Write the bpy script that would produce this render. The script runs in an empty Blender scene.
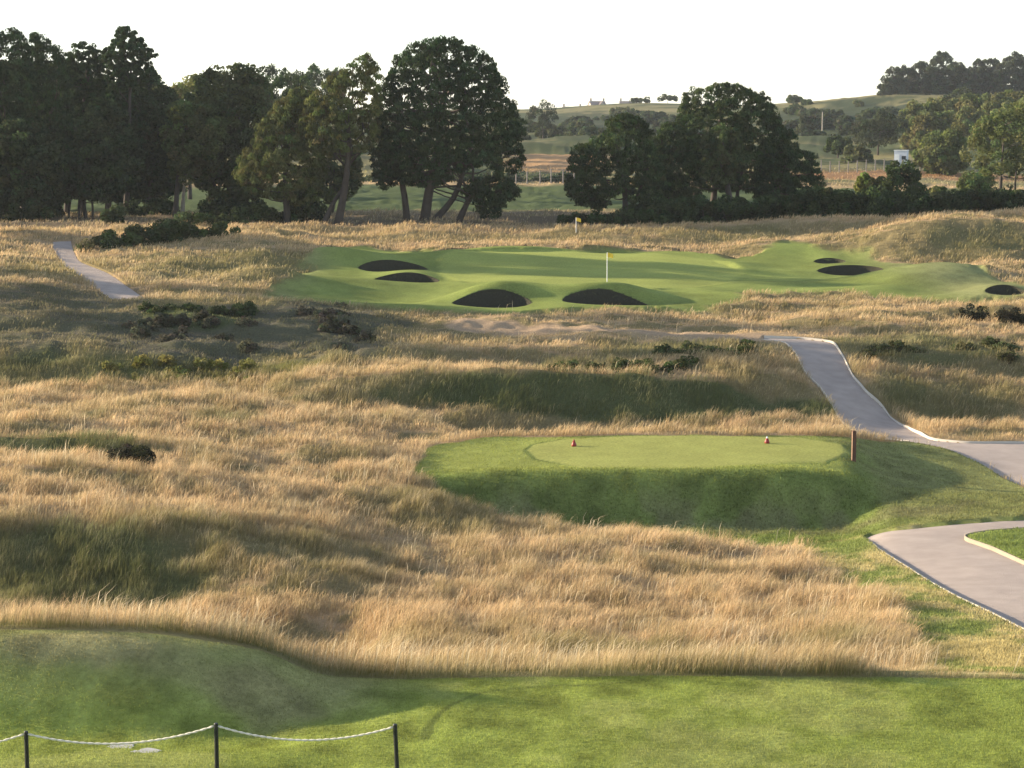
import bpy, math, random
import numpy as np
from mathutils import Vector

rng = np.random.default_rng(7)
random.seed(7)
sc = bpy.context.scene
COL = sc.collection
R = math.radians

# ------------------------------------------------------------------ camera
F = 2000.0
HC = 12.0
PITCH = math.atan(256.0 / F)
CP, SP = math.cos(PITCH), math.sin(PITCH)

cam_d = bpy.data.cameras.new('camera')
cam = bpy.data.objects.new('camera', cam_d)
COL.objects.link(cam)
cam.location = (0, 0, HC)
cam.rotation_euler = (math.pi / 2 - PITCH, 0, 0)
cam_d.sensor_width = 36.0
cam_d.lens = 36.0 * F / 1024.0
cam_d.clip_start = 0.1
cam_d.clip_end = 20000
sc.camera = cam


def ray(px, py):
    """x/Y and dz/Y of the sight line through a pixel"""
    yc = F * CP + (384 - py) * SP
    return (px - 512) / yc, (-F * SP + (384 - py) * CP) / yc


def pt(px, py, Y):
    a, b = ray(px, py)
    return np.array([a * Y, Y, HC + b * Y])


def zof(py, Y):
    return HC + Y * ray(512, py)[1]


# ------------------------------------------------------------------ noise
def _hash(ix, iy, seed):
    n = (ix.astype(np.int64) * 374761393 + iy.astype(np.int64) * 668265263 + seed * 1442695041) & 0xFFFFFFFF
    n = ((n ^ (n >> 13)) * 1274126177) & 0xFFFFFFFF
    n = n ^ (n >> 16)
    return (n & 0xFFFFFF) / float(0xFFFFFF)


def vnoise(x, y, seed=0):
    ix, iy = np.floor(x), np.floor(y)
    fx, fy = x - ix, y - iy
    fx = fx * fx * fx * (fx * (fx * 6 - 15) + 10)
    fy = fy * fy * fy * (fy * (fy * 6 - 15) + 10)
    a = _hash(ix, iy, seed); b = _hash(ix + 1, iy, seed)
    c = _hash(ix, iy + 1, seed); d = _hash(ix + 1, iy + 1, seed)
    return (a + (b - a) * fx) * (1 - fy) + (c + (d - c) * fx) * fy


def fbm(x, y, seed=0, octv=4):
    s = 0; a = 1.0; t = 0
    for i in range(octv):
        s = s + a * (vnoise(x * 2 ** i, y * 2 ** i, seed + i * 17) - 0.5)
        t += a; a *= 0.5
    return s / t * 2


def sstep(a, b, x):
    t = np.clip((x - a) / (b - a), 0, 1)
    return t * t * (3 - 2 * t)


# ------------------------------------------------------------------ terrain profiles
def pchip(xk, yk, xq):
    xk = np.asarray(xk, float); yk = np.asarray(yk, float)
    h = np.diff(xk)
    dl = np.diff(yk, axis=0) / (h if yk.ndim == 1 else h[:, None])
    m = np.zeros_like(yk)
    hh = h if yk.ndim == 1 else h[:, None]
    w1 = 2 * hh[1:] + hh[:-1]; w2 = hh[1:] + 2 * hh[:-1]
    same = dl[:-1] * dl[1:] > 0
    with np.errstate(divide='ignore', invalid='ignore'):
        hm = (w1 + w2) / (w1 / dl[:-1] + w2 / dl[1:])
    m[1:-1] = np.where(same, hm, 0)
    m[0] = dl[0]; m[-1] = dl[-1]
    i = np.clip(np.searchsorted(xk, xq) - 1, 0, len(xk) - 2)
    t = (xq - xk[i]) / h[i]
    hq = h[i]
    if yk.ndim > 1:
        t = t[:, None]; hq = hq[:, None]
    return ((2 * t**3 - 3 * t**2 + 1) * yk[i] + (t**3 - 2 * t**2 + t) * hq * m[i]
            + (-2 * t**3 + 3 * t**2) * yk[i + 1] + (t**3 - t**2) * hq * m[i + 1])


# every profile: distance, and either the height ('z', h) or the picture row it is seen at
Z = 'z'
FAR_L = [(260, Z, 3.9), (330, 172), (430, 152), (520, 134), (620, 119), (700, 111), (1100, 112), (1600, Z, 18), (6000, Z, 0)]
FAR_C = [(260, 188), (278, 184), (300, 179), (330, 166), (352, 152), (366, 153), (430, 144), (500, 134), (600, 121), (700, 110),
         (1100, 112), (1600, Z, 18), (6000, Z, 0)]
PROF = {
    -140: [(3, Z, 2.6), (20, Z, 2.2), (30.5, 786), (33.2, 745), (36.5, 640), (42, 650), (50, Z, -1.2), (56, 600), (60, 530), (64, 505), (76, 448),
           (86, 412), (96, 385), (101, 352), (113, 300), (135, 258), (165, 228), (185, 218), (215, 205)] + FAR_L,
    0: [(3, Z, 2.6), (20, Z, 2.2), (30.5, 786), (32, 757), (33.3, 738), (34.4, 692), (35.9, 634), (42, 643), (50, Z, -1.4), (56, 602), (60, 527), (63, 506),
        (70, 470), (76, 452), (77.8, 433), (86, 412), (95, 394), (97, 387), (99, 370), (101, 354), (106, 336), (113, 302), (120, 284),
        (135, 260), (150, 238), (165, 227), (185, 218), (215, 205)] + FAR_L,
    130: [(3, Z, 2.6), (20, Z, 2.2), (30.5, 786), (32, 757), (33.3, 740), (34.4, 694), (35.9, 636), (42, 650), (50, Z, -1.6), (56, 600), (60, 535), (63, 512),
          (70, 475), (76, 455), (78.5, 440), (86, 413), (95, 393), (97, 386), (99.5, 366), (101, 354), (106, 338), (113, 309), (118, 298),
          (128, 276), (140, 255), (150, 242), (160, 231), (175, 222), (215, 206)] + FAR_L,
    250: [(3, Z, 2.6), (20, Z, 2.2), (30.5, 786), (32, 757), (33.4, 742), (34.6, 704), (35.9, 653), (42, 671), (50, Z, -1.8), (56, 590), (60, 546), (64, 520),
          (71, 482), (78, 456), (86, 421), (93, 398), (96, 389), (99, 370), (101, 355), (106, 341), (113, 313), (118, 302),
          (126, 286), (135, 263), (146, 243), (152, 235), (160, 230), (175, 222), (215, 206)] + FAR_C,
    330: [(3, Z, 2.6), (20, Z, 2.2), (30.5, 786), (32.8, 745), (34.2, 722), (36.2, 680), (42, 683), (50, Z, -2), (56, 595), (60, 558), (66, 525),
          (73, 484), (79, 454), (87, 421), (91, 405), (94.5, 380), (99, 366), (103, 350), (107, 338), (113, 316), (118, 306),
          (124, 297), (132, 281), (142, 258), (149, 246), (155, 240), (160, 231), (175, 222), (215, 206)] + FAR_C,
    400: [(3, Z, 2.6), (20, Z, 2.2), (30.5, 786), (36.4, 683), (42, 684), (46, 668), (52, 626), (60, 576), (66, 537),
          (72, 495), (80, 452), (88, 421), (91.5, 412), (94.5, 378), (98, 368), (104, 348), (108, 335), (113, 320), (118, 310),
          (124, 301), (132, 284), (142, 261), (149, 250), (156, 244), (160, 231), (175, 221), (215, 206)] + FAR_C,
    512: [(3, Z, 2.6), (20, Z, 2.2), (30.5, 786), (36.4, 681), (42, 683), (46, 668), (52, 627), (60, 577), (66, 543), (72.4, 521),
          (75.3, 471), (84, 436), (88, Z, -1.9), (92, 416), (95, 376), (99, 366), (104, 348), (107, 336), (112, 322), (117, 311),
          (122, 301), (127, 288), (138, 267), (147, 252), (152, 247), (156, 244), (160, 232), (175, 221), (215, 206)] + FAR_C,
    640: [(3, Z, 2.6), (20, Z, 2.2), (30.5, 786), (36.4, 680), (42, 681), (46, 667), (52, 627), (60, 580), (66, 549), (72.3, 529),
          (75.3, 470), (84, 434), (88, Z, -1.9), (92, 419), (95, 377), (99, 364), (104, 345), (107, 336), (112, 324), (117, 313),
          (122, 302), (127, 288), (138, 267), (147, 252), (153, 247), (156, 238), (160, 226), (166, Z, 3.6), (178, 219), (215, 206)] + FAR_C[:-4] +
         [(700, 103), (1100, 108), (1600, Z, 18), (6000, Z, 0)],
    770: [(3, Z, 2.6), (20, Z, 2.2), (30.5, 786), (36.4, 680), (42, 681), (46, 666), (52, 628), (60, 584), (66, 556), (72.3, 531),
          (75.3, 469), (84, 435), (88, Z, -1.7), (91, 424), (95, 388), (99, 365), (104, 345), (107, 336), (112, 323), (117, 312),
          (122, 305), (128, 293), (138, 273), (147, 257), (152, 248), (156, 234), (159.5, 222), (166, Z, 3.8), (178, 216), (215, 205),
          (260, 188), (300, 179), (340, 166), (420, 147), (500, 133), (560, 120), (620, 104), (700, Z, 19.5), (900, Z, 16), (1600, Z, 8), (6000, Z, 0)],
    840: [(3, Z, 2.6), (20, Z, 2.2), (30.5, 786), (36.4, 680), (42, 681), (46, 664), (52, 624), (60, 582), (66, 552), (72.2, 531),
          (75.6, 474), (81, 446), (85, 436), (88, 434), (91, 423), (95, 398), (99, 374), (103, 352), (106, 340), (112, 325), (117, 312),
          (122, 304), (128, 292), (136, 277), (141, 268), (146, 258), (150, 243), (154, 229), (158, 222), (166, Z, 4.2), (178, Z, 3.8), (215, 205),
          (250, 194), (290, 184), (310, 177), (330, 168), (350, 159), (358, 160), (420, 147), (480, 137), (560, 110), (600, 98), (700, Z, 20), (900, Z, 16), (1600, Z, 8), (6000, Z, 0)],
    900: [(3, Z, 2.6), (20, Z, 2.2), (30.5, 786), (36.4, 681), (42, 680), (46, 660), (52, 617), (60, 578), (64, 556), (68.5, 531), (70.5, 524),
          (73, 507), (77, 482), (82, 459), (86, 445), (88, 439), (91, 429), (94.5, 416), (97, 390), (100, 372), (104, 352), (107, 341), (112, 325), (117, 312),
          (122, 303), (128, 289), (133, 277), (138, 272), (142, 263), (146, 249), (150, 235), (154, 221), (160, Z, 4.5), (170, Z, 4.1), (215, 205),
          (250, 194), (290, 184), (310, 177), (330, 168), (346, 157), (356, 158), (420, 145), (480, 133), (560, 103), (600, 93), (700, Z, 22), (900, Z, 18), (1600, Z, 8), (6000, Z, 0)],
    1024: [(3, Z, 2.6), (20, Z, 2.2), (30.5, 786), (36.4, 683), (42, 674), (46, 652), (50, 631), (53, 612), (58, 584), (62, 561), (66, 540), (70, 519),
           (73, 506), (77, 490), (80, 479), (84, 458), (87, 442), (90, 432), (94, 421), (97, 396), (99.5, 372), (103, 356), (108, 336), (112, 321), (117, 307),
           (122, 299), (128, 289), (134, 279), (140, 268), (144, 254), (149, 232), (154, 214), (160, Z, 5.1), (170, Z, 4.3), (215, Z, 3.7),
           (260, Z, 3.7), (300, 184), (340, 170), (380, 150), (430, 122), (480, 104), (560, 98), (600, 94), (700, Z, 25), (900, Z, 20), (1600, Z, 8), (6000, Z, 0)],
    1180: [(3, Z, 2.6), (20, Z, 2.2), (30.5, 786), (36.4, 683), (42, 670), (50, 631), (58, 585), (66, 541), (70, 521), (77, 490), (84, 458), (90, 432),
           (96, 408), (100, 372), (108, 336), (117, 307), (128, 289), (140, 266), (149, 232), (154, 216), (160, Z, 5.1), (170, Z, 4.3), (215, Z, 3.7),
           (260, Z, 3.7), (300, 184), (340, 170), (380, 150), (430, 122), (480, 104), (560, 96), (600, 92), (700, Z, 26), (900, Z, 20), (1600, Z, 8), (6000, Z, 0)],
}
YS = np.exp(np.linspace(math.log(3.0), math.log(6000.0), 7000))
uk, prof = [], []
for px in sorted(PROF):
    yk, zk = [], []
    for e in PROF[px]:
        yk.append(e[0]); zk.append(e[2] if e[1] == Z else zof(e[1], e[0]))
    prof.append(pchip(yk, zk, YS)); uk.append((px - 512) / 1984.0)
UF = np.linspace(uk[0], uk[-1], 500)
TAB = pchip(np.array(uk), np.array(prof), UF)          # [u, Y]
# soften the profile along the line a little
lY = np.log(YS)


def base_z(x, y):
    y = np.asarray(y, float); x = np.asarray(x, float)
    u = np.clip(x / y, UF[0], UF[-1])
    fi = (u - UF[0]) / (UF[-1] - UF[0]) * (len(UF) - 1.001)
    fj = np.clip((np.log(y) - lY[0]) / (lY[-1] - lY[0]), 0, 1) * (len(YS) - 1.001)
    i = fi.astype(int); j = fj.astype(int); a = fi - i; b = fj - j
    return (TAB[i, j] * (1 - a) + TAB[i + 1, j] * a) * (1 - b) + (TAB[i, j + 1] * (1 - a) + TAB[i + 1, j + 1] * a) * b


YM = np.exp(np.linspace(math.log(25.0), math.log(1500.0), 6000))


def hit(px, py, y0=25.0, y1=1500.0):
    """first meeting of a sight line with the ground"""
    a, b = ray(px, py)
    Y = YM[(YM >= y0) & (YM <= y1)]
    g = base_z(a * Y, Y) - (HC + b * Y)
    k = np.nonzero(g > 0)[0]
    if len(k) == 0:
        k = np.array([int(np.argmax(g))])
    k = max(int(k[0]), 1)
    t = g[k - 1] / (g[k - 1] - g[k]) if g[k] > 0 and g[k - 1] < 0 else 1.0
    y = Y[k - 1] + (Y[k] - Y[k - 1]) * t
    return np.array([a * y, y])


def hits(pts, y0=25.0, y1=1500.0):
    return np.array([hit(p[0], p[1], y0, y1) for p in pts])


def sdist(poly, x, y, far=6.0):
    """signed distance (positive inside) to a ground polygon"""
    out = np.full(x.shape, -float(far))
    lo = poly.min(0) - far; hi = poly.max(0) + far
    sel = np.nonzero((x > lo[0]) & (x < hi[0]) & (y > lo[1]) & (y < hi[1]))
    if len(sel[0]) == 0:
        return out
    X = x[sel]; Y = y[sel]
    d2 = np.full(X.shape, 1e9); ins = np.zeros(X.shape, bool)
    n = len(poly)
    for k in range(n):
        ax, ay = poly[k]; bx, by = poly[(k + 1) % n]
        ex, ey = bx - ax, by - ay
        t = np.clip(((X - ax) * ex + (Y - ay) * ey) / (ex * ex + ey * ey + 1e-12), 0, 1)
        d2 = np.minimum(d2, (X - ax - t * ex) ** 2 + (Y - ay - t * ey) ** 2)
        c = (ay > Y) != (by > Y)
        ins ^= c & (X < (bx - ax) * (Y - ay) / (by - ay + 1e-12) + ax)
    d = np.sqrt(d2)
    out[sel] = np.clip(np.where(ins, d, -d), -far, far)
    return out


# ------------------------------------------------------------------ outlines traced on the ground
LAWN = np.vstack([hits([(-140, 641), (0, 633), (60, 633), (130, 637), (180, 643), (250, 654), (320, 677), (380, 683), (440, 683), (520, 681),
                        (700, 680), (900, 681), (1024, 684), (1170, 684)], 25, 36.6) + np.array([0, 0.28]), [[14, 20], [0, 3], [-14, 20]]])
TEE = hits([(412, 474), (420, 457), (438, 444), (495, 437), (640, 436), (780, 436), (850, 438), (905, 441), (952, 449), (985, 463), (1030, 488), (1160, 505),
            (1160, 513), (1030, 516), (960, 520), (900, 526), (862, 535), (800, 545), (740, 546), (640, 536), (540, 527), (485, 512), (440, 492)], 60, 89)
TEETOP = hits([(525, 451), (532, 445), (560, 440), (620, 437), (700, 436), (800, 438), (842, 445), (850, 454), (825, 463), (700, 468.5), (580, 468), (535, 460)], 70, 86)
RLAWN = hits([(795, 546), (862, 536), (880, 548), (910, 568), (960, 598), (1030, 632), (1160, 690), (1160, 676), (1024, 675), (965, 673), (925, 652), (905, 622), (870, 592), (825, 566)], 36, 75)
ISLE = hits([(963, 535.5), (990, 530), (1030, 527), (1160, 522), (1160, 630), (1030, 565), (990, 546)], 50, 75)
GREENS = hits([(325, 249), (360, 246), (450, 250), (600, 250), (680, 251), (735, 261), (765, 256), (787, 251), (803, 252), (832, 254), (862, 256), (892, 264), (920, 268), (970, 277), (1040, 291),
               (1040, 300), (985, 300), (900, 300), (850, 299), (760, 302), (690, 311), (640, 312), (600, 312), (520, 312), (450, 312), (330, 306), (270, 301), (262, 291), (290, 280), (315, 262)], 112, 153)
PUTT = hits([(440, 262), (470, 254), (560, 252), (660, 253), (720, 262), (745, 272), (730, 285), (660, 291), (560, 288), (470, 286), (440, 276)], 120, 153)
# cart path: two edges each
PA1 = hits([(764, 336.5), (800, 337), (832, 340.5), (843, 356), (852, 375), (866, 392), (885, 407), (905, 425), (930, 438), (965, 441), (1040, 441), (1160, 441)], 80, 110)
PB1 = hits([(762, 339), (784, 341), (795, 352), (805, 372), (820, 387), (833, 404), (842, 421), (858, 435), (905, 440), (952, 449), (985, 464), (1035, 489), (1160, 503)], 77, 110)
PA2 = hits([(1160, 511), (1030, 517), (960, 521), (900, 527), (872, 532), (863, 536), (880, 548), (910, 567), (960, 597), (1030, 631), (1160, 690)], 45, 75)
PB2 = hits([(1160, 518), (1030, 527), (990, 530), (975, 532), (966, 534), (963, 535.5), (966, 538), (990, 546), (1030, 564), (1160, 630)], 48, 75)
PA3 = hits([(71, 240), (72, 247), (78, 260), (90, 265), (106, 271), (124, 283), (146, 298)], 110, 165)
PB3 = hits([(53, 241), (53, 248), (63, 263), (68, 267), (74, 271), (92, 284), (112, 299)], 110, 165)


def resample(p, n):
    s = np.r_[0, np.cumsum(np.hypot(*np.diff(p, axis=0).T))]
    q = np.linspace(0, s[-1], n)
    return np.c_[np.interp(q, s, p[:, 0]), np.interp(q, s, p[:, 1])]


def smooth_line(p, n, it=6):
    q = resample(p, n)
    for _ in range(it):
        q[1:-1] = 0.25 * q[:-2] + 0.5 * q[1:-1] + 0.25 * q[2:]
    return q


PATHS = [(smooth_line(PA1, 160), smooth_line(PB1, 160), 0.10), (smooth_line(PA2, 160, 3), smooth_line(PB2, 160, 3), 0.12), (smooth_line(PA3, 60), smooth_line(PB3, 60), 0.08)]

# bunkers: middle of the far lip in the picture, half width, half depth, pit depth, raised lip
BUNK = []
for (px, py, y0, y1, a, b, dep, amp) in [(492, 306, 112, 125, 2.35, 1.4, 0.6, 1.15), (606, 306, 112, 125, 2.6, 1.4, 0.6, 1.3),
                                         (393, 272, 125, 150, 2.35, 1.7, 1.0, 0.30), (407, 284, 122, 145, 2.1, 1.5, 1.15, 0.5),
                                         (851, 270, 125, 150, 2.3, 1.6, 0.9, 0.28), (830, 263, 135, 155, 1.1, 1.0, 0.35, 0.12),
                                         (1006, 297, 115, 130, 1.25, 1.2, 0.6, 0.30)]:
    c = hit(px, py, y0, y1)
    BUNK.append((c[0], c[1], a, b, dep, amp))


def bunker_lip(x, y, zz):
    for (x0, y0, a, b, dep, amp) in BUNK:
        big = amp > 0.6
        dx = (x - x0) / (a * (1.45 if big else 1.25)); dy = y - (y0 + b + (0.9 if big else 0.0))
        s = np.where(dy > 0, 3.0, (1.0 if big else 1.1) * b)
        zz = zz + amp * np.exp(-dx ** 2 * 1.2) * np.exp(-(dy / s) ** 2)
    return zz


# ------------------------------------------------------------------ the ground grid
Yr = np.concatenate([np.geomspace(3, 27, 30)[:-1], np.geomspace(27, 110, 470)[:-1], np.arange(110, 153, 0.13), np.geomspace(153.1, 300, 150)[:-1],
                     np.geomspace(300, 900, 150)[:-1], np.geomspace(900, 6000, 25)])
Uc = np.concatenate([-np.geomspace(2.6, 0.31, 26)[:-1], np.linspace(-0.3, 0.3, 760), np.geomspace(0.31, 2.6, 26)[1:]])
GY, GU = np.meshgrid(Yr, Uc, indexing='ij')
GX = GU * GY
NR, NC = GX.shape
GZ = base_z(GX, GY)

wob = fbm(GX * 0.9, GY * 0.9, 5, 3)
wob2 = fbm(GX * 0.25, GY * 0.25, 15, 3)


def mask(poly, soft, w=0.25, w2=0.0, far=6.0):
    d = sdist(poly, GX, GY, far) + wob * w + wob2 * w2
    return sstep(-soft, soft, d)


m_lawn = mask(LAWN, 0.06, 0.10)
m_tee = mask(TEE, 0.15, 0.35)
m_top = mask(TEETOP, 0.07, 0.05)
m_rl = mask(RLAWN, 0.5, 0.5, 0.5)
m_isle = mask(ISLE, 0.06, 0.1)
m_green = mask(GREENS, 0.7, 0.8, 1.5)
m_putt = mask(PUTT, 0.4, 0.2)
m_path = np.zeros_like(GX)
recess = np.zeros_like(GX)
for A, B, dep in PATHS:
    poly = np.vstack([A, B[::-1]])
    d = sdist(poly, GX, GY, 4.0)
    m = sstep(-0.02, 0.06, d)
    m_path = np.maximum(m_path, m)
    recess = np.maximum(recess, sstep(-0.08, 0.0, d) * (dep + 0.10))
    if dep > 0.11:
        m_rl = np.maximum(m_rl, sstep(-0.9, -0.5, d + 0.3 * wob))
m_mown = np.clip(np.maximum.reduce([m_lawn, m_tee, m_rl, m_isle, m_green]), 0, 1)
near = sstep(0.0, 2.5, -sdist(TEE, GX, GY, 6.0)) * sstep(41, 60, GY) * (1 - m_mown) * (1 - sstep(-3.0, 0.5, np.maximum.reduce([sdist(np.vstack([A, B[::-1]]), GX, GY, 4.0) for A, B, _ in PATHS])))
farfade = sstep(900, 300, GY)
GZ = GZ + near * farfade * ((0.22 + 0.22 * sstep(68, 76, GY)) * (0.55 - 2.0 * np.abs(fbm(GX * 0.075, GY * 0.15, 31, 3))) + 0.22 * fbm(GX * 0.35, GY * 0.45, 41, 3) + 0.10 * fbm(GX * 1.1, GY * 1.1, 47, 2))
# distant dunes: broader folds
GZ = GZ + sstep(290, 420, GY) * sstep(600, 470, GY) * (3.4 * fbm(GX * 0.022, GY * 0.03, 61, 4))
# gentle shaping of mown ground
GZ = GZ + m_green * (0.08 + 0.40 * (1 - m_putt)) * fbm(GX * 0.13, GY * 0.17, 71, 2) + m_lawn * (0.03 * fbm(GX * 0.8, GY * 0.8, 73, 3)) + m_tee * (1 - m_top) * sstep(75.5, 74.5, GY) * 0.10 * 0.5 * fbm(GX * 0.9, GY * 0.9, 77, 3)
# small step of the cut edges (tee plateau, collar of the green, fringe of the front lawn)
GZ = GZ - (m_green - m_putt).clip(0, 1) * 0.0 + m_top * 0.03
GZ = bunker_lip(GX, GY, GZ)
for (px, py, rx, ry, amp) in [(338, 262, 4.0, 3.0, 0.9), (430, 259, 4.5, 2.5, 0.6), (365, 290, 5.0, 3.0, 0.5), (285, 285, 4.0, 4.0, 0.5), (548, 297, 2.5, 2.5, 0.35), (720, 300, 5, 2.5, 0.35),
                                (930, 277, 5.0, 3.2, 1.0), (800, 284, 4.0, 3.0, 0.35), (775, 254, 3.5, 3.0, 0.7), (850, 296, 4.5, 2.2, 0.4), (895, 238, 6.0, 3.0, 0.4), (965, 236, 8.0, 3.2, 0.9), (690, 234, 7.0, 2.5, 0.35)]:
    c = hit(px, py, 110, 156)
    GZ = GZ + amp * np.exp(-((GX - c[0]) / rx) ** 2 - ((GY - c[1]) / ry) ** 2)
GZ_nopit = GZ.copy()
m_pit = np.zeros_like(GX)
PIT_Z = []
for (x0, y0, a, b, dep, amp) in BUNK:
    z0 = float(base_z(np.array([x0]), np.array([y0]))[0])
    e = np.sqrt(((GX - x0) / a) ** 2 + ((GY - y0) / b) ** 2)
    w = sstep(0.0, 1.0, (1 - e) * min(a, b) / 0.30)
    GZ = GZ * (1 - w) + (z0 - dep) * w
    m_pit = np.maximum(m_pit, (e < 1.02).astype(float))
    PIT_Z.append(z0 - dep)
GZ = GZ - recess


def grid_at(x, y, *fields):
    x = np.asarray(x, float); y = np.asarray(y, float)
    fi = np.interp(x / y, Uc, np.arange(NC)); fj = np.interp(y, Yr, np.arange(NR))
    i = np.minimum(fi.astype(int), NC - 2); j = np.minimum(fj.astype(int), NR - 2)
    a = fi - i; b = fj - j
    out = []
    for f in fields:
        if f.ndim == 3:
            a_, b_ = a[:, None], b[:, None]
        else:
            a_, b_ = a, b
        out.append((f[j, i] * (1 - a_) + f[j, i + 1] * a_) * (1 - b_) + (f[j + 1, i] * (1 - a_) + f[j + 1, i + 1] * a_) * b_)
    return out[0] if len(out) == 1 else out


def zg(x, y):
    return float(grid_at(np.array([x]), np.array([y]), GZ)[0])


# ------------------------------------------------------------------ what grows where
def C3(r, g, b):
    return np.array([r, g, b])


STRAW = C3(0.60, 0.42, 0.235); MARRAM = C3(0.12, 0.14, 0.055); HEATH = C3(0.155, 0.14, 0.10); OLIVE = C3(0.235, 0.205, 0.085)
veg = {k: np.zeros_like(GX) for k in ('m', 'h', 'o', 'g')}
ns = fbm(GX * 0.16, GY * 0.16, 91, 4)
ns2 = fbm(GX * 0.5, GY * 0.5, 95, 3)
for (px, py, rx, ry, kind, s) in [  # plant patches; some dark slopes and hill faces also have shade painted in
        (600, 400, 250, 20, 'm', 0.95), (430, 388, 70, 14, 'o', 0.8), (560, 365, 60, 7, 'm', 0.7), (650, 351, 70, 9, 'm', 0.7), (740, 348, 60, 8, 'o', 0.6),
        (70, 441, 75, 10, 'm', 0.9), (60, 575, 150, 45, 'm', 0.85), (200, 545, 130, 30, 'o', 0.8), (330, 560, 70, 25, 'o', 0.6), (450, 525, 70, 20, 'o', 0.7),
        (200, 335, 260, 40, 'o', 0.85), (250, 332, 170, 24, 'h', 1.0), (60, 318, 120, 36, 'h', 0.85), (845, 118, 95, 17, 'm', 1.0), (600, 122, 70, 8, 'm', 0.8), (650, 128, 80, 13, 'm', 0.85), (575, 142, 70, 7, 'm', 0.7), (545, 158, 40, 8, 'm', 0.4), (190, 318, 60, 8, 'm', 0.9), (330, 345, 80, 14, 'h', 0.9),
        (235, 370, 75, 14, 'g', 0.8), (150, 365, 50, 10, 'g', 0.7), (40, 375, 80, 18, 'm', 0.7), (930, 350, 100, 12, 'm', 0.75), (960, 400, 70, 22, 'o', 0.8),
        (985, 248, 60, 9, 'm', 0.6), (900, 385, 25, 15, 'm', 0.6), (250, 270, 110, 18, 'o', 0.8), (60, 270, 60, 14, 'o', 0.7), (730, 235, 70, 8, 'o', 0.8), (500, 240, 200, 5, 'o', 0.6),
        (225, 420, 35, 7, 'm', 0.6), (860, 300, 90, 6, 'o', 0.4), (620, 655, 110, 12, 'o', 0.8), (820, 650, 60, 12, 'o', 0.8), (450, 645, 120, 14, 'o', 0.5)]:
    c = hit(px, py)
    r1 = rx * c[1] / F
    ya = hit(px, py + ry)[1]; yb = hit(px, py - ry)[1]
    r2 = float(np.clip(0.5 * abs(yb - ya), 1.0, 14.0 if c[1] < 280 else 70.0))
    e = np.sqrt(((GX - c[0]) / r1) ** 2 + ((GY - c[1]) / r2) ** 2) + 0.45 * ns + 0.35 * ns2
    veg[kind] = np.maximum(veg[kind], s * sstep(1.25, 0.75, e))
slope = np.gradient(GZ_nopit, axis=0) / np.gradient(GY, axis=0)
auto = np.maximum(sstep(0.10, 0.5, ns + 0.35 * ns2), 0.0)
face = sstep(0.08, 0.26, slope + 0.10 * ns2) * sstep(44, 52, GY)  # shade of camera-facing slopes put into the plant colour, against lit crests
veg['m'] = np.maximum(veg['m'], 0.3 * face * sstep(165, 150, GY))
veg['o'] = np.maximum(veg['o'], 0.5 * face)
rough = STRAW[None, None] * (1 + 0.22 * fbm(GX * 0.4, GY * 0.4, 101, 3)[..., None])
rough = rough * (1 - 0.4 * auto[..., None]) + OLIVE * 0.4 * auto[..., None]
pink = sstep(0.0, 0.6, fbm(GX * 0.09, GY * 0.14, 111, 3))[..., None] * 0.35
rough = rough * (1 - pink) + C3(0.52, 0.345, 0.20) * pink
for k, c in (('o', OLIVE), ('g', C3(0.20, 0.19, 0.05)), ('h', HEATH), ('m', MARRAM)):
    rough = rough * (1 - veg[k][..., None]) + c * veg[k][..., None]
# beyond the course: fairway, rough strips, dunes with scrub
d_fair = sstep(188, 200, GY + 6 * ns) * sstep(272, 262, GY + 4 * ns)
d_far = sstep(270, 300, GY)
scrub = sstep(-0.22, 0.22, fbm(GX * 0.03, GY * 0.045, 121, 4) + 0.3 * fbm(GX * 0.15, GY * 0.15, 125, 3))[..., None]
farcol = C3(0.30, 0.265, 0.13) * (1 - scrub) + C3(0.10, 0.12, 0.055) * scrub
farcol = farcol * (1 - veg['m'][..., None]) + C3(0.06, 0.078, 0.042) * veg['m'][..., None]  # scrub on the hill faces, darkened in colour to look shaded
rough = rough * (1 - d_far[..., None]) + farcol * d_far[..., None]
c = hit(556, 160, 300, 400)
dune = (sstep(1.3, 0.6, np.sqrt(((GX - c[0]) / 9) ** 2 + ((GY - c[1]) / 22) ** 2) + 0.3 * ns))[..., None]
rough = rough * (1 - dune) + C3(0.56, 0.34, 0.17) * dune
strip = (sstep(302, 306, GY) * sstep(328, 322, GY) * sstep(0.13, 0.15, GU))[..., None]
rough = rough * (1 - strip) + C3(0.42, 0.24, 0.12) * strip
strip2 = (sstep(163, 168, GY) * sstep(196, 188, GY))[..., None]
rough = rough * (1 - strip2) + C3(0.26, 0.20, 0.13) * strip2
rough = rough * (1 - d_fair[..., None]) + C3(0.115, 0.15, 0.06) * d_fair[..., None]
# the worn sandy track in front of the green
TRK = smooth_line(hits([(470, 323), (520, 325), (600, 329), (680, 333), (770, 339)], 104, 116), 60)
dtr = np.full(GX.shape, 9.0)
for p in TRK[::2]:
    dtr = np.minimum(dtr, np.hypot(GX - p[0], (GY - p[1])))
m_trk = sstep(1.6, 0.9, dtr + 0.6 * wob)
track_cov = m_trk.copy()
track_near = sstep(5.0, 2.0, dtr)
rough = rough * (1 - m_trk[..., None]) + C3(0.58, 0.41, 0.26) * m_trk[..., None]

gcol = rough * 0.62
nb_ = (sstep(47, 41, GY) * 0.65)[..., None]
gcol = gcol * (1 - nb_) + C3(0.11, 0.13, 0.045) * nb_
MOWC = {}


def lay(col, m):
    global gcol
    gcol = gcol * (1 - m[..., None]) + col * m[..., None]


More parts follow.
